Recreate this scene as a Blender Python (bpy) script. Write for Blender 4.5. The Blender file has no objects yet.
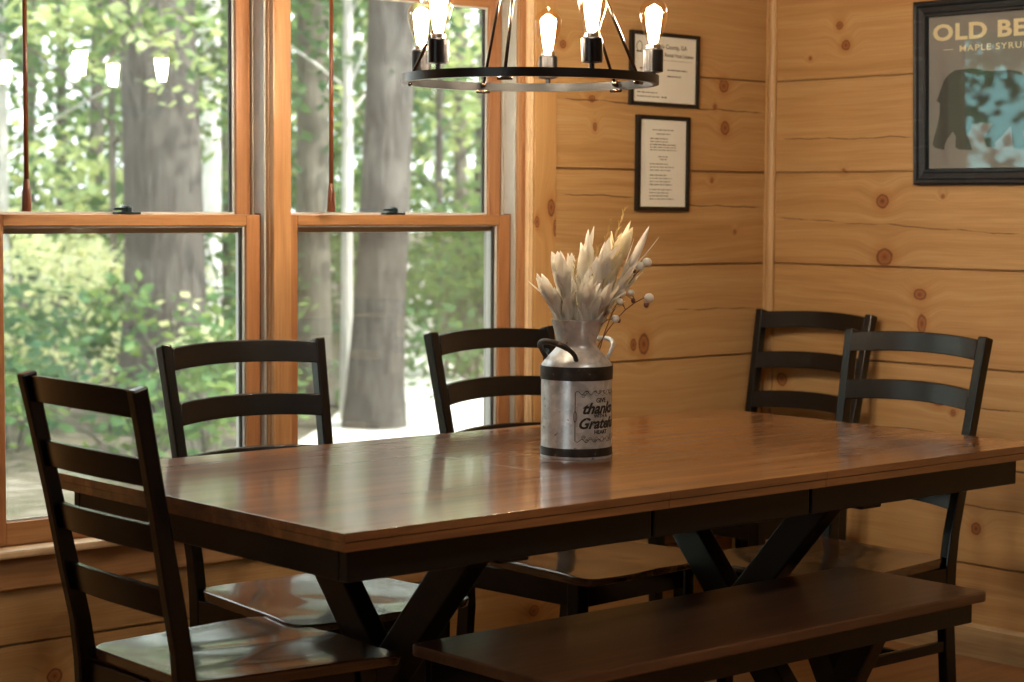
import bpy, math, random
import numpy as np
from mathutils import Vector, Matrix
random.seed(7)
rng = np.random.default_rng(11)
SC = bpy.context.scene
COL = SC.collection
R = math.radians

# ------------------------------------------------------------------ camera, world, sun, fill, exposure
def make_camera():
    yaw, pitch, roll, f = 0.7193, 0.0677, 0.0055, 1991.0
    fw = Vector((math.sin(yaw)*math.cos(pitch), math.cos(yaw)*math.cos(pitch), -math.sin(pitch)))
    r = Vector((math.cos(yaw), -math.sin(yaw), 0)); u = r.cross(fw)
    c, s = math.cos(roll), math.sin(roll)
    r2 = c*r + s*u; u2 = -s*r + c*u
    cd = bpy.data.cameras.new('camera'); co = bpy.data.objects.new('camera', cd); COL.objects.link(co)
    cd.sensor_width = 36.0; cd.lens = 36.0*f/1024.0; cd.clip_start = 0.05; cd.clip_end = 400
    m = Matrix.Identity(4)
    for i in range(3):
        m[i][0] = r2[i]; m[i][1] = u2[i]; m[i][2] = -fw[i]
    m[0][3], m[1][3], m[2][3] = -4.8063, -4.2465, 1.3066
    co.matrix_world = m
    cd.dof.use_dof = True; cd.dof.focus_distance = 4.33; cd.dof.aperture_fstop = 5.0
    SC.camera = co
make_camera()
W = bpy.data.worlds.new('world'); SC.world = W; W.use_nodes = True
wb = W.node_tree.nodes['Background']; wb.inputs[0].default_value = (0.93, 0.98, 1.0, 1); wb.inputs[1].default_value = 2.4
sd = bpy.data.lights.new('sun', 'SUN'); sd.energy = 4.8; sd.angle = R(0.6); sd.color = (1.0, 0.95, 0.84)
so = bpy.data.objects.new('sun', sd); COL.objects.link(so)
so.rotation_euler = Vector((-0.35, 0.55, -0.80)).to_track_quat('-Z', 'Y').to_euler()
vs = SC.view_settings
SC.display_settings.display_device = 'sRGB'
vs.view_transform = 'Standard'; vs.look = 'None'; vs.exposure = 1.0; vs.gamma = 1.0; vs.use_curve_mapping = False
SC.cycles.sample_clamp_indirect = 6.0
SC.cycles.max_bounces = 10; SC.cycles.transparent_max_bounces = 24
SC.cycles.caustics_reflective = False; SC.cycles.caustics_refractive = False
BULB = 350.0           # emission of the glowing filaments

# ------------------------------------------------------------------ node helpers
class NT:
    def __init__(s, name):
        s.m = bpy.data.materials.new(name); s.m.use_nodes = True
        s.t = s.m.node_tree; s.t.nodes.clear()
        s.out = s.t.nodes.new('ShaderNodeOutputMaterial')
    def n(s, typ, **kw):
        nd = s.t.nodes.new('ShaderNode'+typ)
        for k, v in kw.items(): setattr(nd, k, v)
        return nd
    def put(s, sock, v):
        if v is None: return
        if isinstance(v, bpy.types.NodeSocket): s.t.links.new(v, sock)
        else:
            if hasattr(sock, 'default_value'):
                dv = sock.default_value
                if hasattr(dv, '__len__') and len(dv) == 4 and len(v) == 3: v = (*v, 1)
                sock.default_value = v
    def math(s, op, a, b=None, c=None, clamp=False):
        nd = s.n('Math', operation=op); nd.use_clamp = clamp
        for i, v in enumerate((a, b, c)): s.put(nd.inputs[i], v)
        return nd.outputs[0]
    def vmath(s, op, a, b=None):
        nd = s.n('VectorMath', operation=op); s.put(nd.inputs[0], a)
        if b is not None: s.put(nd.inputs[1], b)
        return nd.outputs[0]
    def sep(s, v):
        nd = s.n('SeparateXYZ'); s.put(nd.inputs[0], v); return nd.outputs
    def comb(s, x, y, z):
        nd = s.n('CombineXYZ')
        for i, v in enumerate((x, y, z)): s.put(nd.inputs[i], v)
        return nd.outputs[0]
    def obj(s): return s.n('TexCoord').outputs['Object']
    def noise(s, vec, scale, detail=3, rough=0.5, dist=0.0, col=False):
        nd = s.n('TexNoise'); s.put(nd.inputs['Vector'], vec); nd.inputs['Scale'].default_value = scale
        nd.inputs['Detail'].default_value = detail; nd.inputs['Roughness'].default_value = rough
        nd.inputs['Distortion'].default_value = dist
        return nd.outputs['Color' if col else 'Fac']
    def white(s, w):
        nd = s.n('TexWhiteNoise', noise_dimensions='1D'); s.put(nd.inputs['W'], w); return nd.outputs[0], nd.outputs[1]
    def ramp(s, fac, stops, interp='LINEAR'):
        nd = s.n('ValToRGB'); s.put(nd.inputs[0], fac); cr = nd.color_ramp; cr.interpolation = interp
        while len(cr.elements) > 1: cr.elements.remove(cr.elements[-1])
        for i, (p, c) in enumerate(stops):
            e = cr.elements[0] if i == 0 else cr.elements.new(p)
            e.position = p; e.color = (*c, 1) if len(c) == 3 else c
        return nd.outputs[0]
    def mix(s, fac, a, b, mode='MIX'):
        nd = s.n('Mix', data_type='RGBA', blend_type=mode)
        s.put(nd.inputs[0], fac); s.put(nd.inputs[6], a); s.put(nd.inputs[7], b); return nd.outputs[2]
    def rng(s, v, a, b, c=0.0, d=1.0, smooth=False):
        nd = s.n('MapRange'); nd.clamp = True
        if smooth: nd.interpolation_type = 'SMOOTHSTEP'
        s.put(nd.inputs[0], v)
        for i, q in enumerate((a, b, c, d)): nd.inputs[1+i].default_value = q
        return nd.outputs[0]
    def bump(s, h, strength, dist=0.002):
        nd = s.n('Bump'); nd.inputs['Strength'].default_value = strength; nd.inputs['Distance'].default_value = dist
        s.put(nd.inputs['Height'], h); return nd.outputs[0]
    def pbr(s, color, rough=0.5, metal=0.0, normal=None, spec=0.5, coat=0.0, coat_rough=0.1, **kw):
        b = s.n('BsdfPrincipled')
        s.put(b.inputs['Base Color'], color); s.put(b.inputs['Roughness'], rough); s.put(b.inputs['Metallic'], metal)
        s.put(b.inputs['Specular IOR Level'], spec); s.put(b.inputs['Coat Weight'], coat); s.put(b.inputs['Coat Roughness'], coat_rough)
        if normal is not None: s.put(b.inputs['Normal'], normal)
        for k, v in kw.items(): s.put(b.inputs[k], v)
        s.t.links.new(b.outputs[0], s.out.inputs[0]); return s.m

def flat_mat(name, color, rough=0.5, metal=0.0, var=0.08, scale=20, **kw):
    t = NT(name); o = t.obj(); nz = t.noise(o, scale, 4)
    c = t.mix(t.rng(nz, 0.3, 0.7), [x*(1-var) for x in color], [min(1, x*(1+var)) for x in color])
    return t.pbr(c, rough, metal, **kw)

def plank_mat(name, axis, knots, cracks, z0, pitch, tint=(1, 1, 1), rough=0.42):
    """knotty pine planks running along `axis` (0=x,1=y); axis 2 = vertical board"""
    t = NT(name); o = t.obj(); X, Y, Z = t.sep(o)
    u = (X, Y, Z)[axis]; v = Z if axis != 2 else X
    cell = t.math('FLOOR', t.math('DIVIDE', t.math('SUBTRACT', v, z0), pitch))
    rv, rc = t.white(t.math('ADD', cell, 3.7 + axis))
    uo = t.math('ADD', u, t.math('MULTIPLY', rv, 37.0))
    # knots: smallest normalised distance
    kd = None
    wob = t.noise(t.comb(u, v, 0.0), 38.0, 3)
    for (ku, kv, a, b) in knots:
        du = t.math('DIVIDE', t.math('SUBTRACT', u, ku), a); dv = t.math('DIVIDE', t.math('SUBTRACT', v, kv), b)
        d = t.math('SQRT', t.math('ADD', t.math('MULTIPLY', du, du), t.math('MULTIPLY', dv, dv)))
        kd = d if kd is None else t.math('SMOOTH_MIN', kd, d, 0.05) if False else t.math('MINIMUM', kd, d)
    if kd is None: kd = t.math('ADD', 9.0, 0.0)
    kd = t.math('ADD', kd, t.math('MULTIPLY', t.math('SUBTRACT', wob, 0.5), 0.5))
    # grain bends round the knots
    bend = t.math('MULTIPLY', t.rng(kd, 0.6, 5.0, 1.0, 0.0, True), 0.03)
    vv = t.math('ADD', v, t.math('ADD', bend, t.math('MULTIPLY', t.noise(t.comb(t.math('MULTIPLY', uo, 1.3), t.math('MULTIPLY', v, 3.0), rv), 1.0, 2), 0.07)))
    g1 = t.noise(t.comb(t.math('MULTIPLY', uo, 1.1), t.math('MULTIPLY', vv, 34.0), rv), 1.0, 5, 0.6)
    g2 = t.noise(t.comb(t.math('MULTIPLY', uo, 5.0), t.math('MULTIPLY', vv, 240.0), rv), 1.0, 3, 0.6)
    g3 = t.noise(t.comb(t.math('MULTIPLY', uo, 1.6), t.math('MULTIPLY', v, 4.0), rv), 1.0, 3)
    tt = tint
    base = t.ramp(g1, [(0.25, (0.38*tt[0], 0.205*tt[1], 0.075*tt[2])), (0.5, (0.50*tt[0], 0.31*tt[1], 0.135*tt[2])), (0.75, (0.58*tt[0], 0.40*tt[1], 0.20*tt[2]))])
    base = t.mix(t.math('MULTIPLY', t.rng(g2, 0.35, 0.65, 1.0, 0.0), 0.34), base, (0.26*tt[0], 0.12*tt[1], 0.035*tt[2]))
    base = t.mix(t.math('MULTIPLY', t.rng(g3, 0.5, 0.8), 0.35), base, (0.44*tt[0], 0.23*tt[1], 0.085*tt[2]))
    base = t.mix(t.math('MULTIPLY', t.rng(rv, 0.0, 1.0), 0.3), base, (0.53*tt[0], 0.36*tt[1], 0.17*tt[2]))
    # halo then knot body with darker rim
    base = t.mix(t.rng(kd, 1.0, 2.6, 0.55, 0.0, True), base, (0.38*tt[0], 0.17*tt[1], 0.05*tt[2]))
    kc = t.ramp(kd, [(0.0, (0.12, 0.04, 0.016)), (0.3, (0.26, 0.095, 0.034)), (0.7, (0.32, 0.135, 0.05)), (0.93, (0.13, 0.045, 0.018)), (1.0, (0.075, 0.022, 0.01))])
    base = t.mix(t.rng(kd, 0.92, 1.12, 1.0, 0.0), base, kc)
    cm = None
    cn = t.noise(t.comb(u, 0.0, 0.0), 5.0, 4)
    for (u0, v0, u1, v1, w) in cracks:
        sl = (v1-v0)/(u1-u0)
        vc = t.math('ADD', t.math('MULTIPLY', t.math('SUBTRACT', u, u0), sl), v0)
        vc = t.math('ADD', vc, t.math('MULTIPLY', t.math('SUBTRACT', cn, 0.5), 0.028))
        d = t.math('DIVIDE', t.math('ABSOLUTE', t.math('SUBTRACT', v, vc)), w)
        half = abs(u1-u0)/2; mid = (u0+u1)/2
        d = t.math('ADD', d, t.math('MULTIPLY', t.math('MAXIMUM', t.math('SUBTRACT', t.math('ABSOLUTE', t.math('SUBTRACT', u, mid)), half-0.04), 0.0), 30.0))
        cm = d if cm is None else t.math('MINIMUM', cm, d)
    if cm is not None:
        br = t.noise(t.comb(u, v, 0.0), 13.0, 2)
        cm = t.math('ADD', cm, t.rng(br, 0.3, 0.5, 0.8, 0.0))
        base = t.mix(t.rng(cm, 0.5, 1.3, 0.85, 0.0), base, (0.06, 0.022, 0.008))
    h = t.math('ADD', g2, t.math('MULTIPLY', g1, 0.5))
    return t.pbr(base, rough, 0, t.bump(h, 0.12, 0.002), spec=0.35)

def wood_mat(name, axis, dark, mid, light, fine=200.0, coarse=26.0, rough=0.3, coat=0.0, coat_rough=0.12, board=0.0, boardaxis=1, spec=0.5, rvar=0.0, coat_ior=1.5):
    t = NT(name); o = t.obj(); X, Y, Z = t.sep(o)
    ax = [X, Y, Z]; u = ax[axis]; others = [a for i, a in enumerate(ax) if i != axis]
    rv = 0.0
    if board:
        cell = t.math('FLOOR', t.math('DIVIDE', ax[boardaxis], board)); rv, _ = t.white(t.math('ADD', cell, 0.5))
        u = t.math('ADD', u, t.math('MULTIPLY', rv, 19.0))
    a = others[0]; b = others[1]; u0 = ax[axis]
    w = t.math('MULTIPLY', t.noise(t.comb(t.math('MULTIPLY', u, 1.5), t.math('MULTIPLY', a, 5.0), t.math('MULTIPLY', b, 5.0)), 1.0, 2), 0.05)
    a2 = t.math('ADD', a, w)
    g1 = t.noise(t.comb(t.math('MULTIPLY', u, 1.4), t.math('MULTIPLY', a2, coarse), t.math('MULTIPLY', b, coarse)), 1.0, 5, 0.62)
    g2 = t.noise(t.comb(t.math('MULTIPLY', u0, 6.0), t.math('MULTIPLY', a2, fine), t.math('MULTIPLY', b, fine)), 1.0, 3, 0.6)
    c = t.ramp(g1, [(0.28, dark), (0.5, mid), (0.72, light)])
    c = t.mix(t.math('MULTIPLY', t.rng(g2, 0.35, 0.62, 1, 0), 0.3), c, [x*0.55 for x in dark])
    if board:
        c = t.mix(t.math('MULTIPLY', rv, 0.5), c, t.mix(g1, dark, mid))
    rg = rough
    if rvar: rg = t.rng(g1, 0.3, 0.7, rough+rvar, rough-rvar*0.4)
    return t.pbr(c, rg, 0, t.bump(g2, 0.03, 0.001), spec=spec, coat=coat, coat_rough=coat_rough, **{'Coat IOR': coat_ior})

def glass_mat(name, tint=(0.97, 0.99, 0.97), haze=0.0, refl=1.0, gcol=(1, 1, 1)):
    t = NT(name)
    lw = t.n('LayerWeight'); lw.inputs[0].default_value = 0.5
    f5 = t.math('POWER', lw.outputs['Facing'], 5.0)
    fr = t.math('MULTIPLY_ADD', f5, 0.96*refl, 0.04*refl)
    tr = t.n('BsdfTransparent'); tr.inputs[0].default_value = (*tint, 1)
    gl = t.n('BsdfGlossy'); gl.inputs['Roughness'].default_value = 0.0; gl.inputs[0].default_value = (*gcol, 1)
    m1 = t.n('MixShader'); t.put(m1.inputs[0], fr); t.t.links.new(tr.outputs[0], m1.inputs[1]); t.t.links.new(gl.outputs[0], m1.inputs[2])
    last = m1
    if haze:
        df = t.n('BsdfDiffuse'); df.inputs[0].default_value = (0.8, 0.8, 0.78, 1)
        tl = t.n('BsdfTranslucent'); tl.inputs[0].default_value = (0.8, 0.8, 0.78, 1)
        m0 = t.n('MixShader'); m0.inputs[0].default_value = 0.75; t.t.links.new(df.outputs[0], m0.inputs[1]); t.t.links.new(tl.outputs[0], m0.inputs[2])
        nz = t.noise(t.obj(), 3.0, 3)
        m2 = t.n('MixShader'); t.put(m2.inputs[0], t.rng(nz, 0.3, 0.7, haze*0.7, haze*1.3)); t.t.links.new(m1.outputs[0], m2.inputs[1]); t.t.links.new(m0.outputs[0], m2.inputs[2])
        last = m2
    t.t.links.new(last.outputs[0], t.out.inputs[0]); return t.m

def emit_mat(name, color, strength):
    t = NT(name); e = t.n('Emission'); e.inputs[0].default_value = (*color, 1); e.inputs[1].default_value = strength
    t.t.links.new(e.outputs[0], t.out.inputs[0]); return t.m

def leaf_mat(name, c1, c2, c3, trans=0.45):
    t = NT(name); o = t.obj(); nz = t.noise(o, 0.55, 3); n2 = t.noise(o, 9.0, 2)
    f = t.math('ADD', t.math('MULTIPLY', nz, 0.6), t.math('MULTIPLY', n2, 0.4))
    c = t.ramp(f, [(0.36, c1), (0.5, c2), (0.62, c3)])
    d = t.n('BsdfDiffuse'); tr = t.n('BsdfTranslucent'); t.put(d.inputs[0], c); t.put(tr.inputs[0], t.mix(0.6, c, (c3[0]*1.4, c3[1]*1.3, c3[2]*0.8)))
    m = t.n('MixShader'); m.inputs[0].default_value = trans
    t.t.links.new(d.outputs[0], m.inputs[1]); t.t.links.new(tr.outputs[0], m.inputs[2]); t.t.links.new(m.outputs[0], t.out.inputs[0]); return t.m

def bark_mat(name, dark, light):
    t = NT(name); o = t.obj(); X, Y, Z = t.sep(o)
    v = t.comb(t.math('MULTIPLY', X, 26.0), t.math('MULTIPLY', Y, 26.0), t.math('MULTIPLY', Z, 3.2))
    g = t.noise(v, 1.0, 6, 0.65, 0.6); p = t.noise(o, 1.6, 4)
    c = t.ramp(g, [(0.3, dark), (0.55, [(a+b)/2 for a, b in zip(dark, light)]), (0.72, light)])
    c = t.mix(t.rng(p, 0.54, 0.68, 0, 0.45), c, [min(1, x*1.5) for x in light])
    return t.pbr(c, 0.95, 0, t.bump(g, 0.8, 0.04), spec=0.1)

# ------------------------------------------------------------------ mesh helpers
class MB:
    def __init__(s): s.v = []; s.f = []
    def add(s, vs, fs):
        o = len(s.v); s.v += [tuple(map(float, p)) for p in vs]; s.f += [tuple(i+o for i in q) for q in fs]; return s
    def box(s, a, b):
        x0, y0, z0 = [min(p, q) for p, q in zip(a, b)]; x1, y1, z1 = [max(p, q) for p, q in zip(a, b)]
        return s.add([(x0, y0, z0), (x1, y0, z0), (x1, y1, z0), (x0, y1, z0), (x0, y0, z1), (x1, y0, z1), (x1, y1, z1), (x0, y1, z1)],
                     [(0, 3, 2, 1), (4, 5, 6, 7), (0, 1, 5, 4), (1, 2, 6, 5), (2, 3, 7, 6), (3, 0, 4, 7)])
    def sweep(s, pts, sections, closed_caps=True):
        """loft rectangular/any sections: sections[i] = list of points, same count"""
        n = len(sections[0]); vs = [p for sec in sections for p in sec]; fs = []
        for i in range(len(sections)-1):
            for j in range(n):
                k = (j+1) % n
                fs.append((i*n+j, i*n+k, (i+1)*n+k, (i+1)*n+j))
        if closed_caps:
            fs.append(tuple(range(n-1, -1, -1))); m = (len(sections)-1)*n; fs.append(tuple(range(m, m+n)))
        return s.add(vs, fs)
    def tube(s, pts, r, n=10, caps=True):
        pts = [Vector(p) for p in pts]; rs = r if hasattr(r, '__len__') else [r]*len(pts)
        secs = []; up = None
        for i, p in enumerate(pts):
            d = (pts[min(i+1, len(pts)-1)] - pts[max(i-1, 0)]).normalized()
            if up is None:
                up = Vector((0, 0, 1)) if abs(d.z) < 0.9 else Vector((1, 0, 0))
            a = d.cross(up).normalized(); b = a.cross(d).normalized(); up = b
            secs.append([p + (a*math.cos(2*math.pi*k/n) + b*math.sin(2*math.pi*k/n))*rs[i] for k in range(n)])
        return s.sweep(pts, secs, caps)
    def lathe(s, prof, n=32, c=(0, 0, 0), a0=0.0, a1=2*math.pi):
        full = abs(a1-a0-2*math.pi) < 1e-6; m = n if full else n+1
        vs = []; fs = []
        for (r, z) in prof:
            for k in range(m):
                a = a0+(a1-a0)*k/n; vs.append((c[0]+r*math.cos(a), c[1]+r*math.sin(a), c[2]+z))
        for i in range(len(prof)-1):
            for k in range(n):
                k2 = (k+1) % m
                fs.append((i*m+k, i*m+k2, (i+1)*m+k2, (i+1)*m+k))
        return s.add(vs, fs)
    def prism(s, outline, h0, h1, axis=2, closed=True):
        """outline in the plane normal to axis: axis 0 -> (y,z), 1 -> (x,z), 2 -> (x,y)"""
        def P(p, h): return {0: (h, p[0], p[1]), 1: (p[0], h, p[1]), 2: (p[0], p[1], h)}[axis]
        n = len(outline); vs = [P(p, h0) for p in outline] + [P(p, h1) for p in outline]
        fs = [(i, (i+1) % n, n+(i+1) % n, n+i) for i in range(n)] + [tuple(range(n-1, -1, -1)), tuple(range(n, 2*n))]
        return s.add(vs, fs)
    def sphere(s, c, r, n=12, m=8, sc=(1, 1, 1)):
        vs = [(c[0], c[1], c[2]-r*sc[2])]; fs = []
        for i in range(1, m):
            t = -math.pi/2+math.pi*i/m
            for k in range(n):
                a = 2*math.pi*k/n; vs.append((c[0]+r*sc[0]*math.cos(t)*math.cos(a), c[1]+r*sc[1]*math.cos(t)*math.sin(a), c[2]+r*sc[2]*math.sin(t)))
        vs.append((c[0], c[1], c[2]+r*sc[2])); L = len(vs)-1
        for k in range(n):
            k2 = (k+1) % n
            fs.append((0, 1+k2, 1+k)); fs.append((L, L-n+k, L-n+k2))
            for i in range(m-2): fs.append((1+i*n+k, 1+i*n+k2, 1+(i+1)*n+k2, 1+(i+1)*n+k))
        return s.add(vs, fs)
    def build(s, name, mat, parent=None, bevel=0.0, smooth=False, seg=2, subsurf=0):
        me = bpy.data.meshes.new(name); me.from_pydata(s.v, [], s.f); me.update()
        import bmesh
        bm = bmesh.new(); bm.from_mesh(me); bmesh.ops.recalc_face_normals(bm, faces=bm.faces); bm.to_mesh(me); bm.free()
        me.materials.append(mat)
        o = bpy.data.objects.new(name, me); COL.objects.link(o)
        if smooth:
            me.polygons.foreach_set('use_smooth', [True]*len(me.polygons))
        if parent is not None: o.parent = parent
        if bevel:
            b = o.modifiers.new('bevel', 'BEVEL'); b.width = bevel; b.segments = seg; b.limit_method = 'ANGLE'; b.angle_limit = R(40); b.harden_normals = False
        if subsurf:
            b = o.modifiers.new('sub', 'SUBSURF'); b.levels = subsurf; b.render_levels = subsurf
        return o

def auto_smooth(o, ang=40):
    me = o.data; me.polygons.foreach_set('use_smooth', [True]*len(me.polygons))
    try: me.set_sharp_from_angle(angle=R(ang))
    except Exception: pass
    return o
def tag(o, label=None, cat=None, group=None, kind=None):
    if label: o['label'] = label
    if cat: o['category'] = cat
    if group: o['group'] = group
    if kind: o['kind'] = kind
    return o
def empty(name, loc=(0, 0, 0), rz=0.0, parent=None):
    o = bpy.data.objects.new(name, None); COL.objects.link(o); o.empty_display_size = 0.1
    o.location = loc; o.rotation_euler = (0, 0, rz)
    if parent is not None: o.parent = parent
    return o
def copy_tree(o, parent=None):
    c = o.copy(); COL.objects.link(c)
    if parent is not None: c.parent = parent
    for ch in list(o.children): copy_tree(ch, c)
    return c
def text_mb(body, size, depth=0.0004, shear=0.0, bold=0.0, align='CENTER', space=1.0):
    """lettering in the xy plane, returned as a MB"""
    cu = bpy.data.curves.new('txt', 'FONT'); cu.body = body; cu.size = size; cu.align_x = align; cu.align_y = 'CENTER'
    cu.shear = shear; cu.offset = bold; cu.space_character = space; cu.resolution_u = 3; cu.extrude = depth/2
    ob = bpy.data.objects.new('txt', cu); COL.objects.link(ob)
    me = bpy.data.meshes.new_from_object(ob.evaluated_get(bpy.context.evaluated_depsgraph_get()))
    mb = MB(); mb.v = [tuple(v.co) for v in me.vertices]; mb.f = [tuple(p.vertices) for p in me.polygons]
    bpy.data.objects.remove(ob); bpy.data.curves.remove(cu); bpy.data.meshes.remove(me)
    return mb

# ------------------------------------------------------------------ materials
KN_L = [(-0.558, 0.893, .022, .03), (-0.602, 0.893, .012, .018), (-0.551, 1.018, .008, .008), (-0.899, 1.772, .012, .012), (-0.782, 1.62, .013, .010),
        (-0.769, 1.539, .008, .012), (-0.219, 1.682, .02, .02), (-0.212, 1.552, .018, .021), (-0.258, 1.616, .008, .009), (-0.268, 1.389, .007, .008),
        (-0.997, 0.136, .018, .016), (-2.534, 0.18, .02, .018), (-2.2, 0.35, .015, .015), (-0.16, 1.23, .006, .007), (-0.35, 2.05, .02, .02)]
CR_L = [(-0.925, 1.618, -0.027, 1.604, .0022), (-0.922, 1.343, -0.40, 1.330, .0020), (-0.62, 1.318, -0.021, 1.306, .0022), (-0.443, 0.994, -0.05, 0.988, .0016)]
KN_R = [(-0.275, 1.864, .013, .012), (-0.301, 1.803, .016, .015), (-0.451, 1.327, .022, .021), (-0.463, 1.159, .028, .025), (-0.673, 1.342, .006, .006), (-0.597, 1.05, .022, .016),
        (-0.607, 0.964, .016, .028), (-0.064, 0.762, .02, .02), (-0.725, 0.708, .009, .010), (-0.674, 0.739, .02, .014), (-0.814, 0.376, .016, .018), (-0.16, 1.77, .006, .006), (-0.30, 1.42, .006, .006)]
CR_R = [(-0.568, 1.516, -0.024, 1.523, .0018), (-0.955, 1.233, -0.024, 1.275, .0016), (-1.30, 0.72, -0.75, 0.732, .0020), (-1.3, 0.43, -0.70, 0.445, .002), (-0.5, 0.64, -0.1, 0.65, .0015)]
PB, PP = 1.4163, 0.2865
Z0 = PB - 5*PP
M = {}
M['wall_l'] = plank_mat('pine_planks_window_wall', 0, KN_L, CR_L, Z0, PP)
M['wall_r'] = plank_mat('pine_planks_end_wall', 1, KN_R, CR_R, Z0, PP)
M['wall_o'] = plank_mat('pine_planks_other', 1, [], [], Z0, PP)
M['casing'] = plank_mat('knotty_casing', 2, [(1.303, -.958, .024, .013), (1.262, -1.012, .016, .008), (1.245, -.942, .024, .007), (.80, -.97, .016, .011), (1.72, -1.0, .010, .008)], [], -9.0, 30.0, (1.0, 0.93, 0.85))
M['trim'] = wood_mat('window_trim_wood', 2, (.33, .155, .06), (.42, .22, .095), (.48, .275, .13), rough=0.35, fine=160, coarse=22)
M['trim_h'] = wood_mat('window_rail_wood', 0, (.33, .155, .06), (.42, .22, .095), (.48, .275, .13), rough=0.35, fine=160, coarse=22)
M['sash'] = wood_mat('sash_wood', 2, (.29, .12, .048), (.37, .17, .07), (.42, .21, .095), rough=0.3, fine=160, coarse=22)
M['sash_h'] = wood_mat('sash_rail_wood', 0, (.33, .15, .058), (.42, .215, .09), (.48, .265, .12), rough=0.3, fine=160, coarse=22)
M['bead'] = flat_mat('pale_pine_bead', (.66, .48, .28), 0.4, scale=40)
M['base'] = wood_mat('pale_baseboard', 1, (.40, .28, .14), (.52, .38, .20), (.60, .46, .27), rough=0.4)
M['base_x'] = wood_mat('pale_baseboard_x', 0, (.40, .28, .14), (.52, .38, .20), (.60, .46, .27), rough=0.4)
M['floor'] = wood_mat('floor_planks', 0, (.20, .09, .03), (.33, .17, .065), (.42, .24, .10), rough=0.35, board=0.125, boardaxis=1)
M['ceil'] = plank_mat('ceiling_planks', 0, [], [], 0, 50.0)
M['liner'] = flat_mat('grey_jamb_liner', (.42, .43, .40), 0.45)
M['gasket'] = flat_mat('dark_glazing_bead', (.03, .035, .035), 0.4)
M['spacer'] = flat_mat('grey_glazing_bead', (.50, .52, .50), 0.35)
M['black'] = flat_mat('black_paint', (.0035, .0036, .004), 0.25, var=0.15, scale=60, spec=0.42)
M['blacktrim'] = flat_mat('black_trestle_paint', (.0045, .005, .0055), 0.32, var=0.15, scale=60, spec=0.35)
M['top'] = wood_mat('table_top_wood', 0, (.070, .026, .010), (.205, .080, .027), (.34, .150, .052), fine=150, coarse=20, rough=0.30, rvar=0.05, board=0.11, boardaxis=1, coat=1.0, coat_rough=0.12, coat_ior=1.7)
M['topedge'] = M['top']
M['seat'] = wood_mat('chair_seat_wood', 1, (.05, .023, .012), (.10, .047, .023), (.16, .080, .04), fine=150, coarse=24, rough=0.25, coat=0.8, coat_rough=0.12)
M['bench'] = wood_mat('bench_seat_wood', 0, (.050, .023, .012), (.115, .053, .026), (.19, .095, .048), fine=150, coarse=22, rough=0.34, board=0.1, boardaxis=1, coat=0.35, coat_rough=0.2)
M['metal_dark'] = flat_mat('black_iron', (.018, .018, .019), 0.32, 0.55)
M['rodmetal'] = flat_mat('dark_bronze_rod', (.10, .07, .05), 0.22, 1.0)
M['socket'] = flat_mat('dark_socket', (.025, .024, .025), 0.28, 0.8)
M['ferrule'] = flat_mat('steel_ring', (.55, .50, .44), 0.25, 1.0)
M['bulb'] = glass_mat('bulb_glass', (1.0, 0.90, 0.74))
M['fil'] = emit_mat('glowing_filament', (1.0, 0.88, 0.74), BULB)
M['pane'] = glass_mat('window_glass', (0.965, 0.985, 0.97), haze=0.022)
M['screen'] = None
M['frameglass'] = glass_mat('picture_glass', (0.98, 1, 0.99), refl=1.0)
M['posterglass'] = glass_mat('coated_picture_glass', (0.98, 1, 0.99), gcol=(.38, .80, .82))

def zinc():
    t = NT('galvanised_zinc'); o = t.obj(); nz = t.noise(o, 28, 4, 0.6); vr = t.n('TexVoronoi'); vr.inputs['Scale'].default_value = 70; t.put(vr.inputs['Vector'], o)
    f = t.math('ADD', t.math('MULTIPLY', nz, 0.8), t.math('MULTIPLY', t.sep(vr.outputs['Color'])[0], 0.2))
    c = t.ramp(f, [(0.25, (.36, .395, .41)), (0.5, (.53, .565, .58)), (0.75, (.74, .77, .78))])
    sp = t.noise(o, 60, 3); c = t.mix(t.rng(sp, 0.69, 0.74), c, (.10, .09, .08))
    return t.pbr(c, t.rng(nz, 0.3, 0.7, 0.26, 0.42), 0.4, t.bump(nz, 0.15, 0.002))
M['zinc'] = zinc()
def band():
    t = NT('rusted_dark_band'); o = t.obj(); nz = t.noise(o, 55, 4, 0.6)
    c = t.ramp(nz, [(0.35, (.018, .015, .013)), (0.62, (.04, .032, .026)), (0.70, (.22, .15, .10))])
    return t.pbr(c, 0.5, 0.4, t.bump(nz, 0.2, 0.002))
M['band'] = band()
M['ink'] = flat_mat('black_ink', (.016, .016, .016), 0.6)
M['paper'] = flat_mat('white_paper', (.93, .89, .87), 0.6, var=0.02)
M['inkgrey'] = flat_mat('grey_print', (.20, .19, .19), 0.7)
M['inkmid'] = flat_mat('dark_print', (.07, .065, .065), 0.7)
M['docframe'] = flat_mat('black_document_frame', (.006, .0055, .005), 0.3)
M['leaf_dry'] = None
def dry(name, c1, c2, tr=0.35):
    t = NT(name); nz = t.noise(t.obj(), 30, 3); c = t.mix(t.rng(nz, 0.3, 0.7), c1, c2)
    d = t.n('BsdfDiffuse'); l = t.n('BsdfTranslucent'); t.put(d.inputs[0], c); t.put(l.inputs[0], c)
    m = t.n('MixShader'); m.inputs[0].default_value = tr; t.t.links.new(d.outputs[0], m.inputs[1]); t.t.links.new(l.outputs[0], m.inputs[2]); t.t.links.new(m.outputs[0], t.out.inputs[0]); return t.m
M['leaf_white'] = dry('bleached_leaf', (.92, .89, .81), (.97, .95, .90), .55)
M['leaf_cream'] = dry('cream_leaf', (.84, .74, .52), (.92, .87, .70), .5)
M['stem_gold'] = dry('golden_straw', (.50, .34, .12), (.72, .54, .26), 0.15)
M['stem_brown'] = flat_mat('brown_twig', (.16, .08, .04), 0.7)
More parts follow.
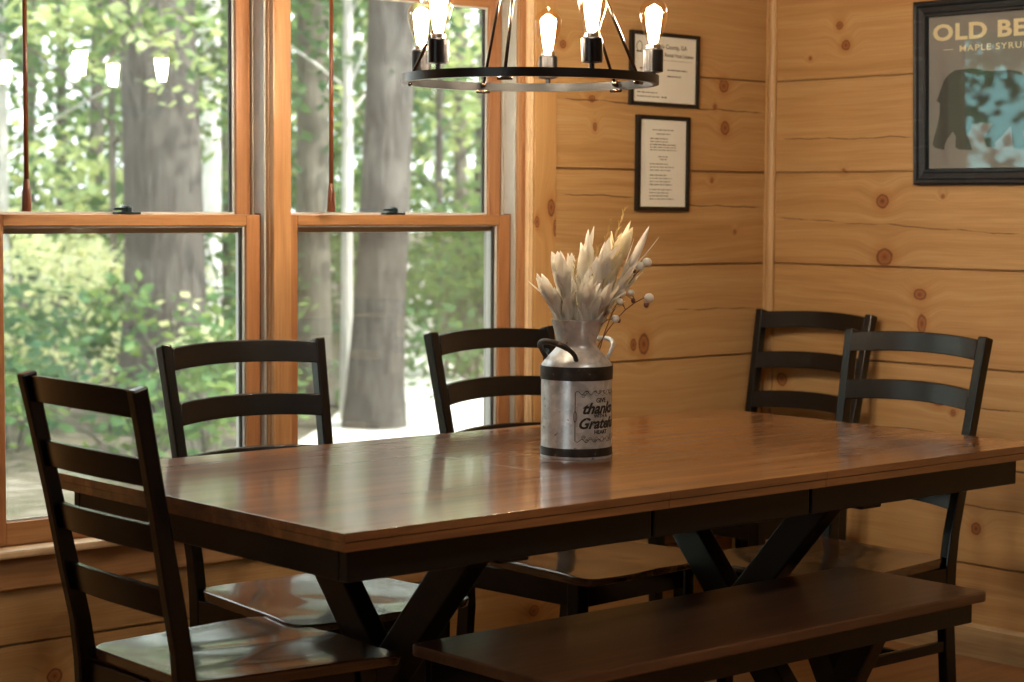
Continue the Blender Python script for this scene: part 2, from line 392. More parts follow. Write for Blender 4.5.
M['berry'] = flat_mat('white_berry', (.80, .80, .72), 0.45, var=0.05, scale=80)
M['bud'] = flat_mat('brown_bud', (.22, .09, .05), 0.6)
M['wand'] = wood_mat('dark_cherry_wand', 2, (.12, .035, .012), (.19, .06, .02), (.24, .08, .03), rough=0.35)
M['lock'] = flat_mat('dark_teal_metal', (.015, .03, .035), 0.3, 0.6)
M['plate'] = flat_mat('almond_plate', (.62, .55, .40), 0.4)
# outdoors
M['bark'] = bark_mat('grey_bark', (.040, .035, .031), (.165, .15, .135))
M['bark_d'] = bark_mat('dark_bark', (.08, .07, .055), (.22, .20, .165))
M['bark_p'] = bark_mat('pale_bark', (.45, .43, .39), (.80, .77, .72))
M['bark_w'] = bark_mat('white_bark', (.62, .60, .57), (.86, .85, .82))
M['leaf_sunlit'] = leaf_mat('sunlit_pale_leaf', (.22, .29, .14), (.50, .55, .34), (.85, .86, .68))  # sunlight on the shrub leaves is put into this pale colour
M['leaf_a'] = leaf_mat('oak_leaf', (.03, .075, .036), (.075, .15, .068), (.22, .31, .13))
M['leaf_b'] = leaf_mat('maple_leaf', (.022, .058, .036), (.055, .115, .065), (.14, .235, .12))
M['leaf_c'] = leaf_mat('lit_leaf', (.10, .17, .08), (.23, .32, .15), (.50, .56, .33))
def ground():
    t = NT('forest_floor'); o = t.obj(); nz = t.noise(o, 0.35, 4); n2 = t.noise(o, 7, 4)
    c = t.ramp(t.math('ADD', t.math('MULTIPLY', nz, 0.55), t.math('MULTIPLY', n2, 0.45)), [(0.36, (.035, .05, .022)), (0.5, (.10, .085, .06)), (0.62, (.20, .18, .15))])
    return t.pbr(c, 0.95, 0, t.bump(n2, 0.6, 0.03), spec=0.1)
M['ground'] = ground()
M['sunlit_ground'] = flat_mat('sunlit_ground_paint', (.74, .71, .66), 0.95, var=0.15, scale=9, spec=0.1)

# ------------------------------------------------------------------ room shell
XL, YB, ZC, TH = -7.0, -7.2, 2.75, 0.16
W1 = (-2.69, -1.915); W2 = (-1.856, -1.063); WZ = (0.50, 1.925)
def groove_profile(z0, z1, d=0.014, hw=0.0036):
    """(depth into wall, z) profile of plank face from z0 to z1; 0 = room face"""
    pts = [(0.0, z0)]; k = math.ceil((z0-Z0)/PP - 1e-6)
    while Z0+k*PP < z1-0.004:
        g = Z0+k*PP
        if g > z0+0.008:
            pts += [(0.0, g-hw), (d, g-0.0015), (d, g+0.0015), (0.0, g+hw)]
        k += 1
    pts.append((0.0, z1)); return pts
def plank_wall(name, mat, axis, plane, into, u_spans, label, thick=TH):
    """u_spans: list of (u0,u1,z0,z1). into = +1/-1 direction away from the room"""
    mb = MB()
    for (u0, u1, z0, z1) in u_spans:
        pr = groove_profile(z0, z1); n = len(pr)
        def P(u, dpt, z):
            w = plane + into*dpt
            return (u, w, z) if axis == 0 else (w, u, z)
        sec = [(d, z) for d, z in pr] + [(thick, z1), (thick, z0)]
        mb.sweep(None, [[P(u0, d, z) for d, z in sec], [P(u1, d, z) for d, z in sec]])
    o = mb.build(name, mat); tag(o, label, 'wall', kind='structure'); return o
plank_wall('wall_back', M['wall_l'], 0, 0.0, 1,
           [(XL-TH, W1[0]-.02, 0, ZC), (W1[0]-.02, W2[1]+.02, 0, WZ[0]-.025), (W1[0]-.02, W2[1]+.02, WZ[1]+.02, ZC), (W1[1]+.02, W2[0]-.02, WZ[0]-.025, WZ[1]+.02), (W2[1]+.02, 0.0, 0, ZC)],
           'knotty pine plank wall holding the two windows')
plank_wall('wall_right', M['wall_r'], 1, 0.0, 1, [(YB-TH, TH, 0, ZC)], 'knotty pine plank wall behind the bear poster')
LW = (-3.4, -1.6, 0.75, 2.1)
plank_wall('wall_left', M['wall_o'], 1, XL, -1, [(YB-TH, LW[0], 0, ZC), (LW[1], TH, 0, ZC), (LW[0], LW[1], 0, LW[2]), (LW[0], LW[1], LW[3], ZC)], 'pine plank wall outside the frame, with a glazed opening added for daylight')
plank_wall('wall_front', M['wall_o'], 0, YB, -1, [(XL, 0, 0, ZC)], 'pine plank wall behind the camera')
o = MB().box((XL-TH, YB-TH, -0.12), (TH, TH, 0.0)).build('floor', M['floor']); tag(o, 'brown hardwood plank floor under the table', 'floor', kind='structure')
o = MB().box((XL-TH, YB-TH, ZC), (TH, TH, ZC+0.2)).build('ceiling', M['ceil']); tag(o, 'pine plank ceiling above the room', 'ceiling', kind='structure')
# baseboards, corner trim
o = MB().prism([(0, 0), (-0.016, 0), (-0.016, 0.085), (-0.008, 0.10), (0, 0.10)], YB, -0.016, 1).build('tmp', M['base']) if False else None
mb = MB().prism([(-0.0005, 0), (-0.016, 0), (-0.016, 0.088), (-0.010, 0.097), (-0.0005, 0.099)], 0, 1, 1)
mb.v = [(x, YB + y*(-0.017-YB), z) for x, y, z in mb.v]
tag(mb.build('baseboard_right', M['base']), 'pale pine baseboard along the wall below the bear poster', 'baseboard', kind='structure')
mb = MB().prism([(-0.0005, 0), (-0.016, 0), (-0.016, 0.088), (-0.010, 0.097), (-0.0005, 0.099)], XL, -0.0005, 0)
tag(mb.build('baseboard_back', M['base_x']), 'pale pine baseboard along the wall below the windows', 'baseboard', kind='structure')
mb = MB(); prof = [(-0.0005, -0.0005), (-0.026, -0.0005), (-0.026, -0.008)] + [(-0.026+0.018*math.sin(a)*1.0, -0.008-0.018*(1-math.cos(a))) for a in [R(15*i) for i in range(1, 7)]] + [(-0.008, -0.026), (-0.0005, -0.026)]
mb.prism(prof, 0.10, ZC, 2)
tag(mb.build('trim_1', wood_mat('corner_moulding_wood', 2, (.42, .25, .11), (.52, .33, .15), (.58, .38, .19), rough=0.4)), 'narrow pale corner moulding where the two pine walls meet', 'trim', kind='structure')

# ------------------------------------------------------------------ windows (double hung)
def screen_mat():
    t = NT('insect_screen'); o = t.obj(); n = t.noise(o, 420, 1)
    tr = t.n('BsdfTransparent'); tr.inputs[0].default_value = (.93, .93, .93, 1)
    df = t.n('BsdfDiffuse'); df.inputs[0].default_value = (.34, .34, .32, 1)
    m = t.n('MixShader'); t.put(m.inputs[0], t.rng(n, 0.4, 0.7, 0.06, 0.24)); t.t.links.new(tr.outputs[0], m.inputs[1]); t.t.links.new(df.outputs[0], m.inputs[2]); t.t.links.new(m.outputs[0], t.out.inputs[0]); return t.m
M['screen'] = screen_mat()
def window(idx, x0, x1, label):
    z0, z1 = WZ; zm = 1.262
    e = empty('window_%d' % idx, ((x0+x1)/2, 0, z0)); tag(e, label, 'window', kind='structure')
    bx, bz = (x0+x1)/2, z0
    def B(name, boxes, mat, bevel=0.0015, par=None):
        mb = MB()
        for a, b in boxes: mb.box((a[0]-bx, a[1], a[2]-bz), (b[0]-bx, b[1], b[2]-bz))
        return mb.build(name, mat, par or e, bevel)
    # frame: head, sill and wooden jambs
    B('window_frame', [((x0-.02, .001, z0-.024), (x0, .15, z1+.02)), ((x1, .001, z0-.024), (x1+.02, .15, z1+.02)), ((x0, .001, z1), (x1, .15, z1+.02)), ((x0, .001, z0-.024), (x1, .16, z0))], M['trim'])
    B('jamb_liner', [((x0+.0005, .012, z0+.001), (x0+.007, .028, z1)), ((x0+.0005, .064, z0+.001), (x0+.007, .072, z1)), ((x0+.0005, .112, z0+.001), (x0+.007, .145, z1)),
                     ((x1-.007, .012, z0+.001), (x1-.0005, .028, z1)), ((x1-.007, .064, z0+.001), (x1-.0005, .072, z1)), ((x1-.007, .112, z0+.001), (x1-.0005, .145, z1)),
                     ((x0+.0005, .028, zm+.022), (x0+.004, .064, z1)), ((x1-.004, .028, zm+.022), (x1-.0005, .064, z1)), ((x0+.0005, .072, z0+.001), (x0+.004, .112, zm-.03)), ((x1-.004, .072, z0+.001), (x1-.0005, .112, zm-.03))], M['liner'], 0.001)
    def sash(name, y0, y1, za, zb, rb, rt, st):
        m = MB()
        ym = (y0+y1)/2
        s = empty(name, (0, 0, 0), 0, e)
        def C(n, boxes, mat, bev=0.002):
            mb = MB()
            for a, b in boxes: mb.box((a[0]-bx, a[1], a[2]-bz), (b[0]-bx, b[1], b[2]-bz))
            return mb.build(n, mat, s, bev)
        C('stile', [((x0+.008, y0, za), (x0+.008+st, y1, zb))], M['sash']); C('stile', [((x1-.008-st, y0, za), (x1-.008, y1, zb))], M['sash'])
        C('rail', [((x0+.008+st, y0, za), (x1-.008-st, y1, za+rb))], M['sash_h']); C('rail', [((x0+.008+st, y0, zb-rt), (x1-.008-st, y1, zb))], M['sash_h'])
        gx0, gx1, gz0, gz1 = x0+.008+st, x1-.008-st, za+rb, zb-rt
        w = .005
        C('glazing_bead', [((gx0, ym-.008, gz0), (gx0+w, ym-.004, gz1)), ((gx1-w, ym-.008, gz0), (gx1, ym-.004, gz1)), ((gx0+w, ym-.008, gz0), (gx1-w, ym-.004, gz0+w)), ((gx0+w, ym-.008, gz1-w), (gx1-w, ym-.004, gz1))], M['spacer'], 0)
        C('gasket', [((gx0, ym+.004, gz0), (gx0+.009, ym+.008, gz1)), ((gx1-.009, ym+.004, gz0), (gx1, ym+.008, gz1))], M['gasket'], 0)
        C('pane', [((gx0, ym-.003, gz0), (gx1, ym+.003, gz1))], M['pane'], 0)
        return s
    sash('upper_sash', .072, .110, zm-.028, z1-.004, .048, .055, .042)
    s = sash('lower_sash', .028, .064, z0+.001, zm+.019, .055, .028, .042)
    # cam lock on the meeting rail
    cx = 0.5*(x0+x1)-bx + (0.0 if idx == 1 else -0.02); cz = zm+.019-bz
    lk = MB().box((cx-.032, .031, cz), (cx+.032, .058, cz+.006)); lk.lathe([(0.0, 0), (.014, 0), (.014, .012), (.010, .016), (0, .016)], 14, (cx, .045, cz+.005))
    lk.sweep(None, [[(cx+.0, .036, cz+.010), (cx+.0, .048, cz+.010), (cx+.0, .048, cz+.018), (cx+.0, .036, cz+.018)], [(cx-.045, .026, cz+.011), (cx-.045, .034, cz+.011), (cx-.045, .034, cz+.016), (cx-.045, .026, cz+.016)]])
    lk.build('sash_lock', M['lock'], e, 0.001)
    sc = None if idx == 1 else MB().box((x0+.012-bx, .128, .03), (x1-.012-bx, .129, zm-bz)).build('insect_screen', M['screen'], e)
    return e
window(1, W1[0], W1[1], 'left double-hung wooden window with the wide oak trunk behind its glass')
window(2, W2[0], W2[1], 'right double-hung wooden window beside the framed certificates')
# casings, mullion, stool, apron
def trim_board(i, boxes, mat, label, bevel=0.003):
    mb = MB()
    for a, b in boxes: mb.box(a, b)
    o = mb.build('trim_%d' % i, mat, None, bevel); return tag(o, label, 'trim', kind='structure')
trim_board(2, [((-1.913, -.018, .505), (-1.858, 0, 1.925))], M['trim'], 'orange pine mullion board between the two windows')
trim_board(3, [((-1.061, -.006, .505), (-1.044, 0, 1.925))], M['sash'], 'reddish inner jamb strip at the right edge of the right window')
mb = MB(); 
for xx, w in ((-1.0435, .011), (-1.0315, .010)):
    mb.prism([(xx, 0)] + [(xx+w/2-w/2*math.cos(R(a)), -.006-.010*math.sin(R(a))) for a in range(0, 181, 20)] + [(xx+w, 0)], .505, 1.925, 2)
tag(mb.build('trim_4', M['bead']), 'pale reeded bead between jamb strip and knotty casing', 'trim', kind='structure')
trim_board(5, [((-1.021, -.020, .40), (-0.938, 0, 2.05))], M['casing'], 'knotty vertical casing board at the right of the windows')
trim_board(6, [((-2.80, -.018, 1.926), (-1.022, 0, 2.04))], M['trim_h'], 'orange pine head casing above both windows')
trim_board(7, [((-2.80, -.052, .484), (-1.0220, .001, .504))], M['bead'], 'pale window stool running under both windows', 0.006)
trim_board(8, [((-2.80, -.018, .405), (-1.0220, 0, .483))], M['trim_h'], 'pine apron board below the window stool')
trim_board(9, [((-2.80, -.018, .505), (-2.692, 0, 1.925))], M['trim'], 'orange pine casing board at the left of the left window')
# plain sliding frame in an unseen opening added to let daylight in
e = empty('window_3', (XL, (LW[0]+LW[1])/2, LW[2])); tag(e, 'wide glazed opening added in the left wall for daylight, out of the picture', 'window', kind='structure')
hy, hz = (LW[1]-LW[0])/2, LW[3]-LW[2]
MB().box((-.12, -hy, 0), (-.02, -hy+.07, hz)).box((-.12, hy-.07, 0), (-.02, hy, hz)).box((-.12, -.04, 0), (-.02, .04, hz)).box((-.12, -hy, 0), (-.02, hy, .07)).box((-.12, -hy, hz-.07), (-.02, hy, hz)).build('window_frame', M['trim'], e)
MB().box((-.075, -hy+.07, .07), (-.07, hy-.07, hz-.07)).build('pane', M['pane'], e)

# blind wands
def wand(x, ztop, zbot, label):
    e = empty('blind_wand', (x, -.012, zbot)); tag(e, label, 'blind wand', 'wooden blind wands hanging before the windows')
    L = ztop-zbot
    MB().tube([(0, 0, .07), (0, 0, L)], [.0060, .0052], 8).build('rod', M['wand'], e, smooth=True)
    auto_smooth(MB().lathe([(0.0, 0), (.0100, 0), (.0112, .004), (.0100, .045), (.0075, .066), (.0062, .075), (0, .075)], 14).build('handle', M['wand'], e))
    MB().tube([(0, 0, L-.002), (0, .004, L+.01), (0, .012, L+.012)], .003, 6).build('hook', M['lock'], e)
wand(-2.60, 1.94, 1.288, 'dark cherry blind wand hanging before the left window')
wand(-1.728, 1.94, 1.288, 'dark cherry blind wand hanging before the right window')

# ------------------------------------------------------------------ table
def table():
    TX0, TX1, TY0, TY1 = -2.848, -0.827, -1.588, -0.556
    cx, cy = (TX0+TX1)/2, (TY0+TY1)/2
    e = empty('dining_table', (cx, cy, 0)); tag(e, 'long brown-topped trestle dining table with black X-shaped trestle legs', 'table')
    hx, hy = (TX1-TX0)/2, (TY1-TY0)/2
    sx = 0.2325
    def slab(name, a, b):
        mb = MB(); mb.box((a, -hy, .7445), (b, hy, .760)); mb.box((a+.003*(a < -.9), -hy+.003, .727), (b-.003*(b > .9), hy-.003, .7432)); mb.box((a+.007*(a < -.9), -hy+.007, .743), (b-.007*(b > .9), hy-.007, .7446))
        return mb.build(name, M['top'], e, 0.0014)
    slab('tabletop_panel', -hx, -sx-.0008); slab('tabletop_panel', sx+.0008, hx); slab('table_leaf', -sx, sx)
    ax, ay = hx-.040, hy-.045
    z0, z1 = .664, .7268
    for s in (-1, 1):
        a, b = (-ax, -sx-.006) if s < 0 else (sx+.006, ax)
        for sy in (-1, 1):
            MB().box((a, sy*ay, z0), (b, sy*(ay-.024), z1)).build('apron', M['blacktrim'], e, 0.003)
        MB().box((s*ax, -ay+.025, z0), (s*(ax-.024), ay-.025, z1)).build('apron', M['blacktrim'], e, 0.003)
    for sy in (-1, 1):
        MB().box((-sx+.002, sy*ay, z0), (sx-.002, sy*(ay-.024), z1)).build('apron', M['blacktrim'], e, 0.003)
    for s in (-1, 1):
        t = empty('trestle', (s*.527, 0, 0), 0, e)
        zc, tn, hw = .345, .88, .052
        for sg in (-1, 1):
            zt, zb = .640, .055
            mb = MB(); th = .025
            def yy(z): return sg*(z-zc)*tn
            mb.prism([(yy(zb)-hw, zb), (yy(zb)+hw, zb), (yy(zt)+hw, zt), (yy(zt)-hw, zt)], -th+.0008*sg, th+.0008*sg, 0)
            mb.build('brace', M['blacktrim'], t, 0.004)
        MB().box((-.035, -.40, .640), (.035, .40, .726)).build('top_rail', M['blacktrim'], t, 0.004)
        MB().box((-.04, -.345, 0.0), (.04, .345, .056)).build('foot', M['blacktrim'], t, 0.006)
    MB().box((-.50, -.02, .30), (.50, .02, .39)).build('stretcher', M['blacktrim'], e, 0.004)
table()

# ------------------------------------------------------------------ chairs
def chair():
    e = empty('dining_chair')
    # seat: saddle-shaped board; local front = -y
    nx, ny = 28, 24; vs = []; fs = []
    zt, th = .440, .026
    yf, yb = -.280, .180
    def outline(v, u):
        y = yf+(yb-yf)*v
        hw = .246*(1-v)+.200*v
        x = u*hw
        # rounded corners
        rc = .045
        ax = abs(x)
        for ye, sgn in ((yf, -1), (yb, 1)):
            pass
        y += (.012*(u*u) if False else 0)*1
        if v < .5: y -= .010*(1-u*u)*(1-2*v)
        return x, y, hw
    def corner(x, y, hw):
        rc = .045
        cxm = hw-rc
        for ye, s in ((yf-.003, -1), (yb, 1)):
            cy = ye - s*rc
            if abs(x) > cxm and s*(y-cy) > 0:
                dx = abs(x)-cxm; dy = s*(y-cy); m = max(dx, dy); d = math.hypot(dx, dy)
                if d > 1e-9:
                    k = m/d; dx *= k; dy *= k
                x = math.copysign(cxm+dx, x); y = cy+s*dy
        return x, y
    top = []
    for j in range(ny+1):
        for i in range(nx+1):
            u = -1+2*i/nx; v = j/ny
            x, y, hw = outline(v, u); x, y = corner(x, y, hw)
            # saddle scoops either side of a low front ridge
            bowl = 0.0
            for sx_ in (-.45, .45):
                bowl = max(bowl, math.exp(-((u-sx_)/.42)**2 - ((v-.45)/.42)**2))
            back = math.exp(-(u/.6)**2-((v-.62)/.3)**2)
            edge = min(1, (1-abs(u))/.12)*min(1, (1-v)/.12)
            front = .006*math.exp(-(v/.12)**2)
            z = zt - edge*(.012*max(bowl, .9*back)) - front
            top.append((x, y, z))
    n = len(top); vs = top + [(x*.985, y*.985, zt-th) for x, y, z in top]
    W_ = nx+1
    for j in range(ny):
        for i in range(nx):
            a = j*W_+i; fs.append((a, a+1, a+W_+1, a+W_)); fs.append((n+a, n+a+W_, n+a+W_+1, n+a+1))
    rim = [i for i in range(nx+1)] + [j*W_+nx for j in range(1, ny+1)] + [ny*W_+i for i in range(nx-1, -1, -1)] + [j*W_ for j in range(ny-1, 0, -1)]
    for k in range(len(rim)):
        a, b = rim[k], rim[(k+1) % len(rim)]; fs.append((a, n+a, n+b, b))
    mb = MB(); mb.add(vs, fs); o = mb.build('seat', M['seat'], e); auto_smooth(o, 50); bv = o.modifiers.new('bevel', 'BEVEL'); bv.width = .004; bv.segments = 2; bv.limit_method = 'ANGLE'; bv.angle_limit = R(50)
    # back posts, straight to the seat then kicked back at the foot
    def py(z):
        if z >= .46: return .190+.200*(z-.46)
        if z >= .30: return .182+.008*(z-.30)/.16
        return .182+.025*(.30-z)/.30
    def px_(z): return .190+.0224*max(0, (z-.46)/.528)
    for s in (-1, 1):
        secs = []
        for z in (0, .12, .30, .42, .50, .60, .75, .90, .988):
            d = .0155 + (.005 if z <= .42 else .003 if z <= .6 else 0); w = .0135
            c = py(z); tz = -.008 if z == .988 else 0; hx = s*px_(z)
            secs.append([(hx-w, c-d, z), (hx+w, c-d, z), (hx+w, c+d, z+tz), (hx-w, c+d, z+tz)])
        MB().sweep(None, secs).build('back_post', M['black'], e, 0.004)
    # four bowed slats
    for (za, zb, bow) in ((.927, .978, .038), (.802, .853, .036), (.679, .731, .032), (.556, .611, .026)):
        secs = []
        N = 16
        for i in range(N+1):
            u = -1+2*i/N; x = u*(px_(za)-.011); b = bow*(1-u*u)
            arch = .008*(1-u*u)
            ya, yb_ = py(za)-.008, py(zb)-.008
            secs.append([(x, ya+b-.008, za+arch), (x, ya+b+.009, za+arch), (x, yb_+b+.009, zb+arch), (x, yb_+b-.008, zb+arch)])
        o = MB().sweep(None, secs).build('slat', M['black'], e, 0.0025); auto_smooth(o, 40)
    for s in (-1, 1):
        MB().sweep(None, [[(s*.196-a, -.205-a, z), (s*.196+a, -.205-a, z), (s*.196+a, -.205+a, z), (s*.196-a, -.205+a, z)] for z, a in ((0, .014), (.30, .019), (.4138, .0195))]).build('front_leg', M['black'], e, 0.004)
        MB().box((s*.203, -.186, .352), (s*.187, .166, .4138)).build('apron', M['black'], e, 0.002)
        MB().box((s*.200, -.188, .202), (s*.186, .166, .230)).build('stretcher', M['black'], e, 0.003)
    MB().box((-.177, -.219, .352), (.177, -.201, .4138)).build('apron', M['black'], e, 0.002)
    MB().box((-.179, .174, .352), (.179, .190, .4138)).build('apron', M['black'], e, 0.002)
    MB().box((-.187, -.010, .203), (.187, .008, .229)).build('stretcher', M['black'], e, 0.003)
    return e
c0 = chair()
CH = [((-2.710, -.992), 88.8, 'black ladder-back chair at the left end of the table, nearest the camera'),
      ((-2.208, -.607), -.9, 'black ladder-back chair tucked in before the left window'),
      ((-1.412, -.603), 4, 'black ladder-back chair tucked in behind the milk can'),
      ((-.349, -.252), -88.1, 'black ladder-back chair standing back in the corner of the room'),
      ((-.928, -1.071), -90, 'black ladder-back chair at the right end of the table')]
for i, (p, a, lab) in enumerate(CH):
    c = c0 if i == 0 else copy_tree(c0)
    c.location = (p[0], p[1], 0); c.rotation_euler = (0, 0, R(a)); tag(c, lab, 'chair', 'ladder-back chairs around the table')

# ------------------------------------------------------------------ bench
def bench():
    x0, x1, y0, y1, zt = -2.43, -1.105, -1.640, -1.236, .455
    cx, cy = (x0+x1)/2, (y0+y1)/2; hx, hy = (x1-x0)/2, (y1-y0)/2
    e = empty('bench', (cx, cy, 0)); tag(e, 'dark brown backless bench pulled up to the near side of the table', 'bench')
    rc = .014; out = []
    for sx, sy, a in ((1, 1, 0), (-1, 1, 90), (-1, -1, 180), (1, -1, 270)):
        for k in range(5):
            t = R(a+22.5*k); out.append((sx*(hx-rc)+rc*math.cos(t), sy*(hy-rc)+rc*math.sin(t)))
    MB().prism(out, zt-.024, zt, 2).build('seat', M['bench'], e, 0.004)
    ax, ay = hx-.010, hy-.035
    for sy in (-1, 1): MB().box((-ax, sy*ay, .378), (ax, sy*(ay-.020), .4308)).build('apron', M['black'], e, 0.002)
    for sx in (-1, 1): MB().box((sx*ax, -ay+.021, .378), (sx*(ax-.020), ay-.021, .4308)).build('apron', M['black'], e, 0.002)
    for s in (-1, 1):
        t = empty('trestle', (s*.398, 0, 0), 0, e)
        for sg in (-1, 1):
            zc, tn, hw = .215, .52, .036
            yy = lambda z: sg*(z-zc)*tn
            MB().prism([(yy(0)-hw, 0), (yy(0)+hw, 0), (yy(.405)+hw, .405), (yy(.405)-hw, .405)], -.022+.0008*sg, .022+.0008*sg, 0).build('brace', M['black'], t, 0.003)
        MB().box((-.03, -ay+.021, .405), (.03, ay-.021, .4308)).build('top_rail', M['black'], t, 0.002)
    MB().box((-.376, -.018, .185), (.376, .018, .245)).build('stretcher', M['black'], e, 0.003)
bench()

# ------------------------------------------------------------------ milk can
CAN = Vector((-1.838, -1.0725, .7603))
CR = Vector((.752, -.659, 0)); CF = Vector((-.659, -.752, 0))    # camera-right and towards-camera directions on the floor plan
def can():
    e = empty('milk_can', CAN); tag(e, 'galvanised milk can with black bands and lettering at the table centre', 'milk can')
    auto_smooth(MB().lathe([(0, .002), (.074, .002), (.0775, 0), (.0785, .003), (.0780, .010), (.0775, .020), (.0775, .198), (.0768, .203), (.070, .212), (.046, .238), (.0425, .243), (.0425, .247), (.0440, .255), (.0555, .296), (.0572, .2985), (.0572, .3005), (.0555, .3010), (.0540, .2975), (.0425, .256), (.0408, .246), (.044, .236), (.067, .209), (.0755, .197), (.0755, .006), (0, .006)], 56).build('body', M['zinc'], e), 35)
    for za, zb in ((.006, .024), (.171, .2005)):
        auto_smooth(MB().lathe([(.0776, za), (.0792, za), (.0795, za+.002), (.0795, zb-.002), (.0790, zb), (.0776, zb)], 56).build('band', M['band'], e), 35)
    # strap handles on opposite sides
    a_front = math.atan2(CF.y, CF.x)
    def handle(az, name, mat, r, mats=None):
        """bail with both feet on the shoulder, a quarter turn apart"""
        pts = []; N = 28
        for i in range(N+1):
            t = i/N; a = a_front+R(az-90*t); k = math.sin(math.pi*t)**.55
            rr = .064+.026*k; z = .2125+.043*k
            pts.append((rr*math.cos(a), rr*math.sin(a), z))
        MB().tube(pts, [r*(.8 if (i < 5 or i > N-5) else 1) for i in range(N+1)], 12).build(name, mat, e, smooth=True)
    handle(-2, 'handle', M['band'], .0066)
    handle(178, 'handle', M['zinc'], .0050)
    # printed label wrapped round the front
    a0 = math.atan2(CF.y, CF.x) + R(39)      # azimuth of label centre (turned to the right of the camera)
    rad = .0778
    def wrap(mb):
        mb.v = [((rad+z)*math.cos(a0+x/rad), (rad+z)*math.sin(a0+x/rad), y) for x, y, z in mb.v]; return mb
    def sub(mb, maxl=.006):
        return mb
    ink = MB()
    def put(body, size, x, y, **kw):
        t = text_mb(body, size, 0.0006, **kw); t.v = [(a+x, b+y, c) for a, b, c in t.v]; ink.add(t.v, t.f)
    put('GIVE', .0135, 0.004, .128, bold=.0003)
    put('thanks', .0335, 0.000, .1105, shear=.38, bold=.0010)
    put('WITH A', .0110, 0.004, .0945, bold=.0003)
    put('Grateful', .0325, 0.001, .0780, shear=.38, bold=.0010)
    put('HEART', .0120, 0.004, .0595, bold=.0004)
    # scrolled border
    def stroke(pts, w):
        for (xa, ya), (xb, yb) in zip(pts[:-1], pts[1:]):
            dx, dy = xb-xa, yb-ya; L = math.hypot(dx, dy) or 1; nx_, ny_ = -dy/L*w/2, dx/L*w/2
            ex, ey = dx/L*w*.25, dy/L*w*.25
            ink.add([(xa+nx_-ex, ya+ny_-ey, .0003), (xa-nx_-ex, ya-ny_-ey, .0003), (xb-nx_+ex, yb-ny_+ey, .0003), (xb+nx_+ex, yb+ny_+ey, .0003)], [(0, 1, 2, 3)])
    hw, zt, zb = .058, .146, .042
    for sg in (-1, 1):
        stroke([(sg*hw, zb+(zt-zb)*i/20) for i in range(21)], .0017)
        stroke([(sg*(hw-.004), zb+.03+(zt-zb-.06)*i/10) for i in range(11)], .0006)
        stroke([(sg*(hw+.0035*math.cos(i*.5)), (zt+zb)/2+.012*math.sin(i*.5)) for i in range(14)], .0010)
    for zz, sg in ((zt, 1), (zb, -1)):
        stroke([(-hw+2*hw*i/60, zz+sg*.0035*math.sin(i*.62)*(1-.2*math.cos(i*.21))) for i in range(61)], .0012)
        stroke([(-hw*.7+1.4*hw*i/40, zz-sg*(.005+.0025*math.cos(i*.8))) for i in range(41)], .0007)
        for cx_ in (-.032, -.012, 0, .012, .032):
            stroke([(cx_+(.0035-.00012*k)*math.cos(k*.55), zz+sg*.001+(.0035-.00012*k)*math.sin(k*.55)) for k in range(18)], .0008)
        for cx_ in (-.040, .040):
            stroke([(cx_+(.005-.0002*k)*math.cos(k*.55), zz-sg*.007+(.005-.0002*k)*math.sin(k*.55)) for k in range(18)], .0009)
    wrap(ink).build('lettering', M['ink'], e)
can()

# ------------------------------------------------------------------ dried stems in the can
def leaf_shape(mb, base, d, side, L, w, curl=0.15, seg=7):
    d = d.normalized(); side = (side-d*side.dot(d)).normalized(); nrm = d.cross(side)
    rows = []
    for i in range(seg+1):
        s = i/seg; ww = w*(math.sin(math.pi*(s*.95+.05)**.8)**.85)
        if i == seg: ww = 0.0004
        c = base+d*(L*s)+nrm*(curl*L*(s*s))
        rows.append((c-side*ww/2+nrm*ww*.07, c, c+side*ww/2+nrm*ww*.07))
    vs = [p for r in rows for p in r]; fs = []
    for i in range(seg):
        for k in range(2):
            a = i*3+k; fs.append((a, a+1, a+4, a+3))
    mb.add(vs, fs)
def img_pt(px, py, depth=0.0):
    return CR*((px-577)/455.0) + Vector((0, 0, .300+(320-py)/455.0)) + CF*depth
def bez(a, b, c, n=10):
    return [a*(1-t)**2+b*2*t*(1-t)+c*t*t for t in [i/n for i in range(n+1)]]
def rvec(s=1.0): return Vector((random.uniform(-1, 1), random.uniform(-1, 1), random.uniform(-1, 1)))*s
def stem_path(tip, k):
    base = Vector((.026*math.cos(k*2.4), .026*math.sin(k*2.4), .04)); mid = Vector((tip.x*.22, tip.y*.22, .30))
    return bez(base, mid, tip)
def leafy(tip, k, n, L, w, mat, label, spread=.35, zone=(.5, 1.0)):
    e = empty('dried_leaf_stem', CAN); tag(e, label, 'dried stem', 'dried stems standing in the milk can')
    P = stem_path(tip, k)
    MB().tube(P, [.0016-.0009*i/10 for i in range(11)], 6).build('stem', M['stem_gold'], e)
    mb = MB()
    for i in range(n):
        t = zone[0]+(zone[1]-zone[0])*(i+.5)/n; q = t*10; j = min(9, int(q)); p = P[j].lerp(P[j+1], q-j); d = (P[j+1]-P[j]).normalized()
        ang = i*2.4+random.uniform(-.4, .4); a = d.orthogonal().normalized(); b = d.cross(a)
        out = a*math.cos(ang)+b*math.sin(ang)
        ld = d+out*spread*random.uniform(.5, 1.2)
        LL = L*random.uniform(.75, 1.1)
        leaf_shape(mb, p, ld, d.cross(out), min(LL, .9*L if t > .9 else LL), w*random.uniform(.8, 1.15), random.uniform(-.10, .16))
    leaf_shape(mb, P[-2], P[-1]-P[-2], CR+rvec(.3), (P[-1]-P[-2]).length+L*.35, w*.9, .05)
    o = mb.build('leaves', mat, e); auto_smooth(o, 60); sm = o.modifiers.new('solid', 'SOLIDIFY'); sm.thickness = .0006
    return e
